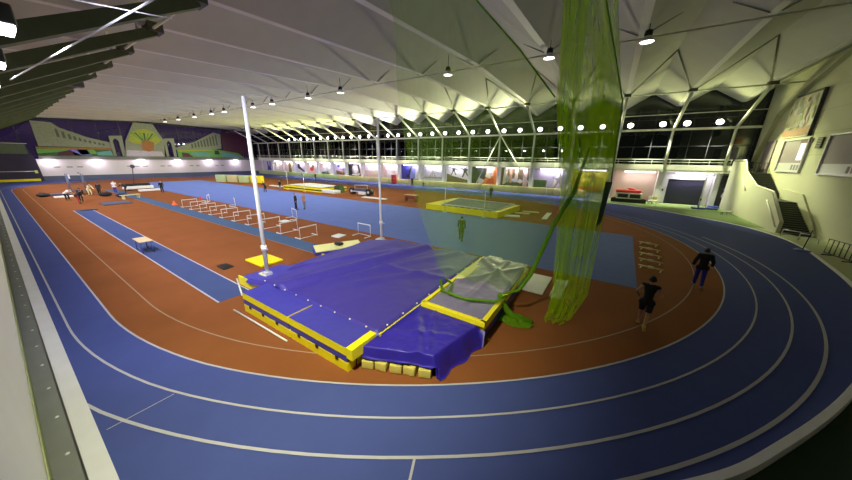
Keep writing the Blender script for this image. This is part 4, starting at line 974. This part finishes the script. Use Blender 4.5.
# ------------------------------------------------------------------ people
def pose(h=1.75, lean=0, legs=((0, 0), (0, 0)), arms=((0, 0, .1), (0, 0, .1)), drop=0, twist=0, head=0):
    """joint positions; facing +Y. legs: (hip forward deg, knee bend deg); arms: (forward deg, elbow deg, out)"""
    k = h / 1.75; d = math.radians
    J = {}; hip = Vector((0, 0, .93)); J['pelvis'] = hip
    L = d(lean); t = Vector((0, math.sin(L), math.cos(L)))
    J['waist'] = hip + t * .20; J['chest'] = hip + t * .42; J['neck'] = hip + t * .58
    hd = Vector((0, math.sin(L * .6 + d(head)), math.cos(L * .6 + d(head)))); J['head'] = J['neck'] + hd * .15
    for s, nm, (a, b), (fa, eb, out) in ((-1, 'l', legs[0], arms[0]), (1, 'r', legs[1], arms[1])):
        hp = hip + Vector((s * .10, 0, -.03)); kn = hp + Vector((s * .01, math.sin(d(a)), -math.cos(d(a)))) * .44
        an = kn + Vector((0, math.sin(d(a - b)), -math.cos(d(a - b)))) * .42
        J['hip' + nm], J['knee' + nm], J['ank' + nm] = hp, kn, an
        fdir = Vector((s * .15, math.cos(d(max(min(a - b, 20), -80))), math.sin(d(a - b)) * 1.0 - .1)); J['toe' + nm] = an + fdir.normalized() * .17 + Vector((0, 0, -.03))
        sh = J['neck'] + t * -.05 + Vector((s * .19, 0, 0)); q = L - d(fa)
        ad = Vector((s * out, math.sin(d(fa)), -math.cos(d(fa)))).normalized(); el = sh + ad * .29
        wd = Vector((s * out * .2 - s * .25 * (eb > 60), math.sin(d(fa + eb)), -math.cos(d(fa + eb)))).normalized(); wr_ = el + wd * .25
        J['sh' + nm], J['el' + nm], J['wr' + nm] = sh, el, wr_; J['hd' + nm] = wr_ + wd * .10
    mz = min(min(J['ankl'].z, J['ankr'].z) - .075, J['pelvis'].z - .12 if drop else 9)
    for q in J: J[q] = (J[q] - Vector((0, 0, mz))) * k
    J['k'] = k
    return J
SEG = [('pelvis', 'waist', .125, .115, 'torso'), ('waist', 'chest', .115, .135, 'torso'), ('chest', 'neck', .135, .06, 'torso'), ('neck', 'head', .055, .055, 'neck'),
       ('shl', 'shr', .062, .062, 'torso')]
for n_ in 'lr':
    SEG += [('hip' + n_, 'knee' + n_, .088, .058, 'thigh'), ('knee' + n_, 'ank' + n_, .058, .040, 'shin'), ('ank' + n_, 'toe' + n_, .042, .034, 'foot'),
            ('sh' + n_, 'el' + n_, .055, .040, 'uparm'), ('el' + n_, 'wr' + n_, .042, .028, 'forearm'), ('wr' + n_, 'hd' + n_, .032, .036, 'hand'), ('pelvis', 'hip' + n_, .12, .105, 'hips')]
def person(lab, loc, heading, J, clothes, shoes='black', voxel=.03, detail=False, hair='hairdark'):
    k = J['k']; t = thing('person', lab, 'person', loc, math.atan2(-heading[0], heading[1]))
    b = MB(); sk = M['skin']
    segs = [(J[a], J[c], ra * k, rc * k, tg) for a, c, ra, rc, tg in SEG]
    hd = J['head']; ax = (J['head'] - J['neck']).normalized()
    for a, c, ra, rc, tg in segs:
        b.tube([a, a.lerp(c, .5), c], [ra, (ra + rc) / 2, rc], sk, 12); b.ell(a, (ra, ra, ra), sk, 12, 8); b.ell(c, (rc, rc, rc), sk, 12, 8)
    for s in (-1, 1): b.ell(J['chest'] + Vector((s * .07 * k, 0, .03 * k)), (.09 * k, .10 * k, .15 * k), sk, 12, 8)
    hc = hd + ax * .03 * k
    b.ell(hc, (.078 * k, .098 * k, .118 * k), sk, 16, 10); b.ell(hc + Vector((0, .03 * k, -.06 * k)), (.055 * k, .06 * k, .06 * k), sk, 12, 8)
    b.ell(hc + Vector((0, .10 * k, -.015 * k)), (.014 * k, .022 * k, .024 * k), sk, 8, 6)
    for s in (-1, 1): b.ell(hc + Vector((s * .080 * k, -.01 * k, -.01 * k)), (.014 * k, .024 * k, .034 * k), sk, 8, 6)
    if detail:
        for n_, s in (('l', -1), ('r', 1)):
            h_, w_ = J['hd' + n_], J['wr' + n_]; d = (h_ - w_).normalized(); side = Vector((0, 1, 0)) - d * d.y
            side = side.normalized() if side.length > .1 else Vector((0, 0, 1)); inn = d.cross(side) * (-s)
            for i, ln in enumerate((.068, .078, .073, .056)):
                p0 = h_ + side * (.027 - i * .018) * k; p1 = p0 + (d * .62 + inn * .25).normalized() * ln * .55 * k; p2 = p1 + (d * .4 + inn * .8).normalized() * ln * .5 * k
                b.tube([p0 - d * .02 * k, p1, p2], [.010 * k, .009 * k, .008 * k], sk, 8)
            p0 = w_ + d * .05 * k + side * .03 * k; b.tube([p0, p0 + (d + side).normalized() * .035 * k, p0 + (d * 1.4 + side * .8 + inn * .4).normalized() * .065 * k], [.012 * k, .010 * k, .009 * k], sk, 8)
    o = b.build('raw_body'); md = o.modifiers.new('r', 'REMESH'); md.mode = 'VOXEL'; md.voxel_size = voxel * k
    sm = o.modifiers.new('s', 'SMOOTH'); sm.iterations = 4; sm.factor = .5
    dg = bpy.context.evaluated_depsgraph_get(); me = bpy.data.meshes.new_from_object(o.evaluated_get(dg)); old = o.data
    bpy.data.objects.remove(o); bpy.data.meshes.remove(old)
    me.name = 'body'; me.materials.clear(); me.materials.append(sk)
    for p_ in me.polygons: p_.use_smooth = True
    bo = bpy.data.objects.new('body', me); COL.objects.link(bo); bo.parent = t
    # which segment carries each vertex
    tagv = []
    for v in me.vertices:
        best = None
        for a, c, ra, rc, tg in segs:
            d_ = c - a; f = max(0, min(1, (v.co - a).dot(d_) / d_.dot(d_))); q = (v.co - a - d_ * f).length - (ra + (rc - ra) * f)
            if best is None or q < best[0]: best = (q, tg, f)
        if (v.co - hc).length < .125 * k and v.co.z > J['neck'].z + .045 * k: best = (0, 'headpart', 0)
        tagv.append((best[1], best[2]))
    def garment(name, m_, test, off):
        keep = [p_ for p_ in me.polygons if all(test(me.vertices[i].co, *tagv[i]) for i in p_.vertices)]
        if not keep: return
        idx = {}; g_ = MB(); vs = []
        for p_ in keep:
            for i in p_.vertices:
                if i not in idx: idx[i] = len(vs); v = me.vertices[i]; vs.append(v.co + v.normal * off * k)
        g_.add(vs, [[idx[i] for i in p_.vertices] for p_ in keep], m_, True); return g_.build(name, t, fix=False)
    for name, key, parts_, off in clothes:
        garment(name, M[key], lambda co_, tg, f, parts_=parts_: tg in parts_ and (f < parts_[tg] if isinstance(parts_, dict) else True), off)
    garment('shoes', M[shoes], lambda co_, tg, f: tg == 'foot' or (tg == 'shin' and f > .95), .014)
    garment('hair', M[hair], lambda co_, tg, f: tg == 'headpart' and (co_.z > hc.z + .055 * k or (co_.y < hc.y + .0 * k and co_.z > hc.z - .05 * k)), .016)
    if detail:
        e = MB()
        for s in (-1, 1): e.ell(hc + Vector((s * .032 * k, .092 * k, .01 * k)), (.012 * k, .008 * k, .009 * k), M['hairdark'], 8, 6)
        e.build('eyes', t); MB().ell(hc + Vector((0, .092 * k, -.062 * k)), (.024 * k, .008 * k, .007 * k), M['redcloth'], 10, 6).build('mouth', t)
    return t
TANK = {'torso': 2, 'hips': 2}
SHIRT = {'torso': 2, 'hips': 2, 'uparm': .6}
JKT = {'torso': 2, 'hips': 2, 'uparm': 2, 'forearm': .95}
PANT = {'hips': 2, 'thigh': 2, 'shin': .97}
SHORT = {'hips': 2, 'thigh': .75}
person('person running away in black tank top and shorts with yellow shoes', (1.88, 11.72, .012), (.22, .97),
       pose(1.90, 3, ((20, 22), (-12, 45)), ((-22, 70, .50), (2, 78, .50))), [('shorts', 'blackcloth', SHORT, .022), ('tank_top', 'blackcloth', TANK, .014)], 'shoeyellow', .012, True)
person('person walking away in black jacket and blue trousers on the brown lane edge', (4.47, 17.5, .012), (.1, .99),
       pose(1.86, 2, ((12, 4), (-10, 14)), ((-8, 25, .38), (8, 25, .38)), head=12), [('trousers', 'bluecloth', PANT, .02), ('jacket', 'blackcloth', JKT, .032)], 'shoewhite', .014, True)
person('person in dark clothes walking alone on the light blue field', (-8.4, 17.8, .02), (-.3, .95),
       pose(1.76, 4, ((14, 4), (-12, 14)), ((5, 30, .2), (-5, 20, .2))), [('trousers', 'blackcloth', PANT, .02), ('jacket', 'greencloth', JKT, .025)], 'blackcloth', .018, True)
pe = [
 ('person in black standing left of a companion in tan on the blue field', (-29.3, 18.1), (.6, .8), 0, 'blackcloth', 'blackcloth', JKT, 'std'),
 ('person in tan top and grey trousers standing beside a companion in black', (-28.9, 18.9), (.2, -.9), 0, 'greycloth', 'tancloth', JKT, 'std'),
 ('person in black bending over near the far edge of the blue field', (-48.4, 24.8), (-.9, -.3), 35, 'blackcloth', 'blackcloth', JKT, 'bend'),
 ('person in black standing before the far high jump mat', (-48.0, 27.1), (.2, -.9), 0, 'greycloth', 'blackcloth', JKT, 'std'),
 ('person in black standing at the far wall beside a white shirted companion', (-36.3, 50.4), (.2, -.9), 0, 'blackcloth', 'blackcloth', JKT, 'std'),
 ('person in white shirt and black trousers at the far wall', (-33.2, 50.2), (.5, -.8), 0, 'blackcloth', 'whitecloth', SHIRT, 'std'),
 ('person in dark clothes standing behind the grey topped high jump mat', (-14.7, 41.0), (.0, -1), 0, 'blackcloth', 'blackcloth', JKT, 'std'),
 ('person in dark clothes leaning by the wall pads behind the far high jump mat', (-69.0, 45.6), (.8, -.5), 20, 'blackcloth', 'blackcloth', JKT, 'reach'),
 ('person in navy standing near the wall pads left of the far high jump mat', (-63.5, 45.5), (.2, -.9), 0, 'navycloth', 'navycloth', JKT, 'std'),
 ('person in white top bending forward at the left end of the group', (-57.8, 4.6), (.7, .7), 60, 'blackcloth', 'whitecloth', SHIRT, 'bend'),
 ('person in black and dark red trousers bending at the front of the group at left', (-53.4, 5.0), (-.5, .8), 50, 'redcloth', 'blackcloth', JKT, 'bend'),
 ('person in black bending behind the front pair of the group at left', (-55.2, 5.5), (-.9, .2), 45, 'blackcloth', 'blackcloth', JKT, 'bend'),
 ('person in pale yellow top bending beside the umpire stand', (-62.8, 7.2), (.8, .3), 40, 'yellowcloth', 'yellowcloth', JKT, 'bend'),
 ('person in all black standing right of the umpire stand', (-61.5, 8.0), (-.8, .4), 12, 'blackcloth', 'blackcloth', JKT, 'std'),
 ('person in white shirt and blue trousers standing in the group at left', (-64.0, 10.0), (.8, -.3), 0, 'bluecloth', 'whitecloth', SHIRT, 'std'),
 ('person in black crouching forward behind the low bench at left', (-63.0, 11.0), (.4, -.9), 50, 'blackcloth', 'blackcloth', JKT, 'bend'),
 ('person in black standing alone right of the pole trolley', (-59.2, 14.3), (.9, -.2), 6, 'blackcloth', 'blackcloth', JKT, 'std'),
]
for lab, (x, y), hdg, ln, low, upm, cut, kind in pe:
    if kind == 'std': J = pose(1.8, ln, ((4, 2), (-4, 3)), ((8, 20, .2), (-4, 15, .2)))
    elif kind == 'reach': J = pose(1.8, ln, ((15, 5), (-12, 10)), ((80, 10, .2), (60, 20, .2)))
    else: J = pose(1.78, ln, ((25, 28), (8, 14)), ((25, 15, .15), (40, 20, .15)))
    person(lab, (x, y, .018), hdg, J, [('trousers', low, PANT, .02), ('top', upm, cut, .025)], 'blackcloth', .035)
